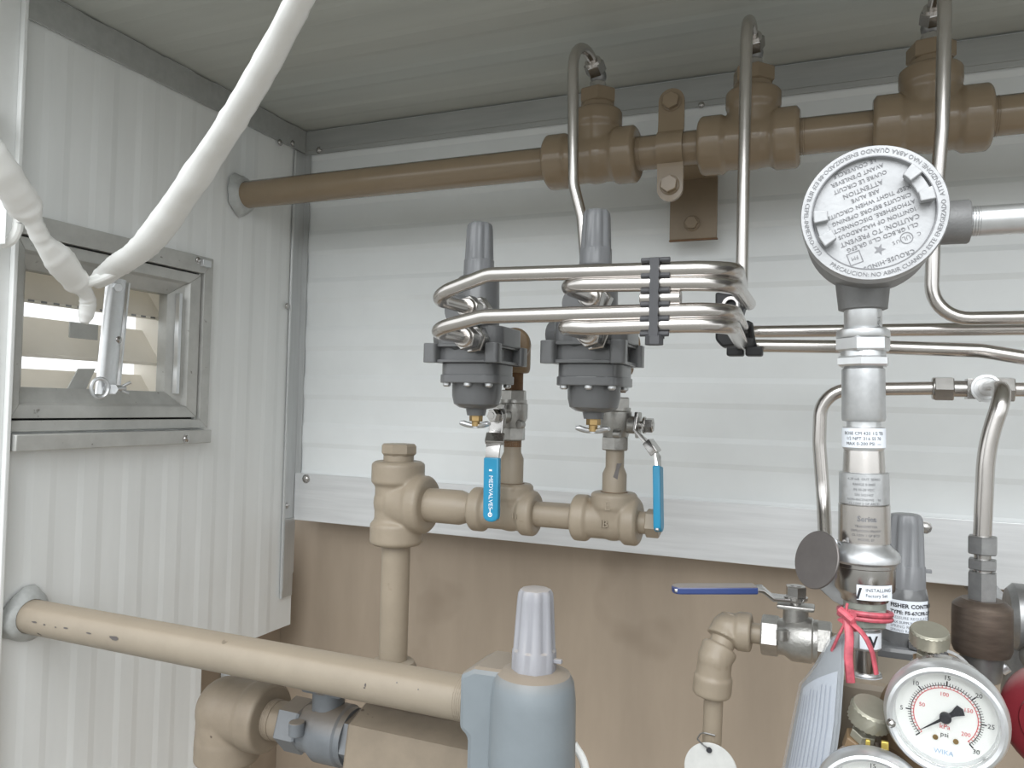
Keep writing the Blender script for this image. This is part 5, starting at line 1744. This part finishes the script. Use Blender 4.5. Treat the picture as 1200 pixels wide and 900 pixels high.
# the sleeve is seen at a slant: left edge far, right edge near
L0 = [at(974, 762, 0.485), at(940, 802, 0.492), at(930, 850, 0.492), at(917, 915, 0.490)]
R0 = [at(990, 742, 0.470), at(989, 790, 0.448), at(985, 850, 0.446), at(976, 915, 0.444)]
def ruled(La, Ra, off, th, k0=0.0, k1=1.0, j0=0, j1=None, bow=0.004):
    q = MB()
    n = 6
    rows = len(La)
    N_ = (Ra[1] - La[1]).cross(La[2] - La[1]).normalized()
    if N_.y > 0:
        N_ = -N_
    vs = []
    for s_ in (0, 1):
        for j in range(rows):
            for k in range(n + 1):
                t_ = k0 + (k1 - k0) * k / n
                vs.append(La[j].lerp(Ra[j], t_) + N_ * (off + bow * math.sin(math.pi * t_) + (th if s_ else 0)))
    m_ = n + 1
    fs = []
    S = rows * m_
    for j in range(rows - 1):
        for k in range(n):
            a = j * m_ + k
            fs.append((a, a + 1, a + m_ + 1, a + m_))
            fs.append((S + a, S + a + m_, S + a + m_ + 1, S + a + 1))
    for k in range(n):
        fs.append((k, S + k, S + k + 1, k + 1))
        a = (rows - 1) * m_ + k
        fs.append((a, a + 1, S + a + 1, S + a))
    for j in range(rows - 1):
        a, c_ = j * m_, (j + 1) * m_
        fs.append((a, c_, S + c_, S + a))
        fs.append((a + n, S + a + n, S + c_ + n, c_ + n))
    return q.add(vs, fs), N_
q, N_ = ruled(L0, R0, 0, 0.0002)
part(q, 'back_film', M['sleeve_grey'], ps)
# paper inside, its upper edge slanting up to the right
def surf(v, t_, off, bow=0.004):
    v = min(max(v, 0.0), 2.999)
    j_ = int(v); f_ = v - j_
    a_ = L0[j_].lerp(L0[j_ + 1], f_).lerp(R0[j_].lerp(R0[j_ + 1], f_), t_)
    return a_ + N_ * (off + bow * math.sin(math.pi * t_))
def paper_patch(t0, t1, v0, v1, off, nu=8, nv=8):
    vs, fs = [], []
    for a in range(nv + 1):
        for k in range(nu + 1):
            t_ = t0 + (t1 - t0) * k / nu
            top_ = v0(t_)
            vs.append(surf(top_ + (v1 - top_) * a / nv, t_, off))
    for a in range(nv):
        for k in range(nu):
            p_ = a * (nu + 1) + k
            fs.append((p_, p_ + 1, p_ + nu + 2, p_ + nu + 1))
    return MB().add(vs, fs)
vtop = lambda t_: 1.22 - 0.32 * t_
pap = part(paper_patch(0.20, 0.93, vtop, 2.99, 0.0008), 'paper', M['paper'], ps)
for k in range(9):
    t_ = 0.26 + 0.072 * k
    part(paper_patch(t_, t_ + 0.02, lambda x: vtop(x) + 0.18 + 0.05 * (k % 3), 2.9 - 0.12 * (k % 2), 0.0011, 1, 6), 'printed_line', M['ink_faint'], pap)
q, N_ = ruled(L0, R0, 0.0016, 0.0002)
part(q, 'front_film', M['sleeve'], ps)
# string: wrap round the hex, knot, two hanging tails
sg_ = thing('red_string', 'pinkish red plastic string knotted round the instrument stack', 'string', at(1000, 800, 0.46))
rw = sr(56, 718)
wrap = []
for k in range(33):
    a = 2 * math.pi * k / 32
    wrap.append(sy(718 + 3 * math.sin(a)) + EX * (rw * math.cos(a)) + EY * (rw * math.sin(a)))
part(MB().tube(wrap, 0.0016, 8, caps=False), 'wrap', M['pink'], sg_)
wrap2 = [p + sdir * 0.003 + V((0, 0, 0)) for p in wrap]
part(MB().tube(wrap2, 0.0014, 8, caps=False), 'wrap', M['pink'], sg_)
kn_ = at(993, 726, 0.462)
q = MB()
q.tube([kn_ + V((-0.004, 0, 0.005)), kn_ + V((0.002, -0.003, 0.001)), kn_ + V((0.004, 0, -0.004)), kn_ + V((-0.003, 0.002, -0.001)), kn_ + V((0.003, -0.002, 0.004))], 0.0022, 8)
part(q, 'knot', M['pink'], sg_)
def tail_(pts, r, fl):
    pts = fillet(pts, 0.03, 6)
    return MB().tube(pts, r, 10, flat=[fl] * len(pts))
part(tail_([kn_, at(996, 745, 0.458), at(994, 770, 0.456), at(997, 800, 0.455)], 0.0024, 0.5), 'tail', M['pink'], sg_)
part(tail_([kn_, at(1012, 742, 0.456), at(1022, 762, 0.456), at(1027, 790, 0.456)], 0.0018, 0.6), 'tail', M['pink'], sg_)
part(tail_([kn_, at(984, 742, 0.462), at(975, 762, 0.466)], 0.0015, 0.6), 'tail', M['pink'], sg_)
part(tail_([kn_, at(991, 715, 0.462), at(993, 707, 0.463)], 0.0014, 0.6), 'tail', M['pink'], sg_)
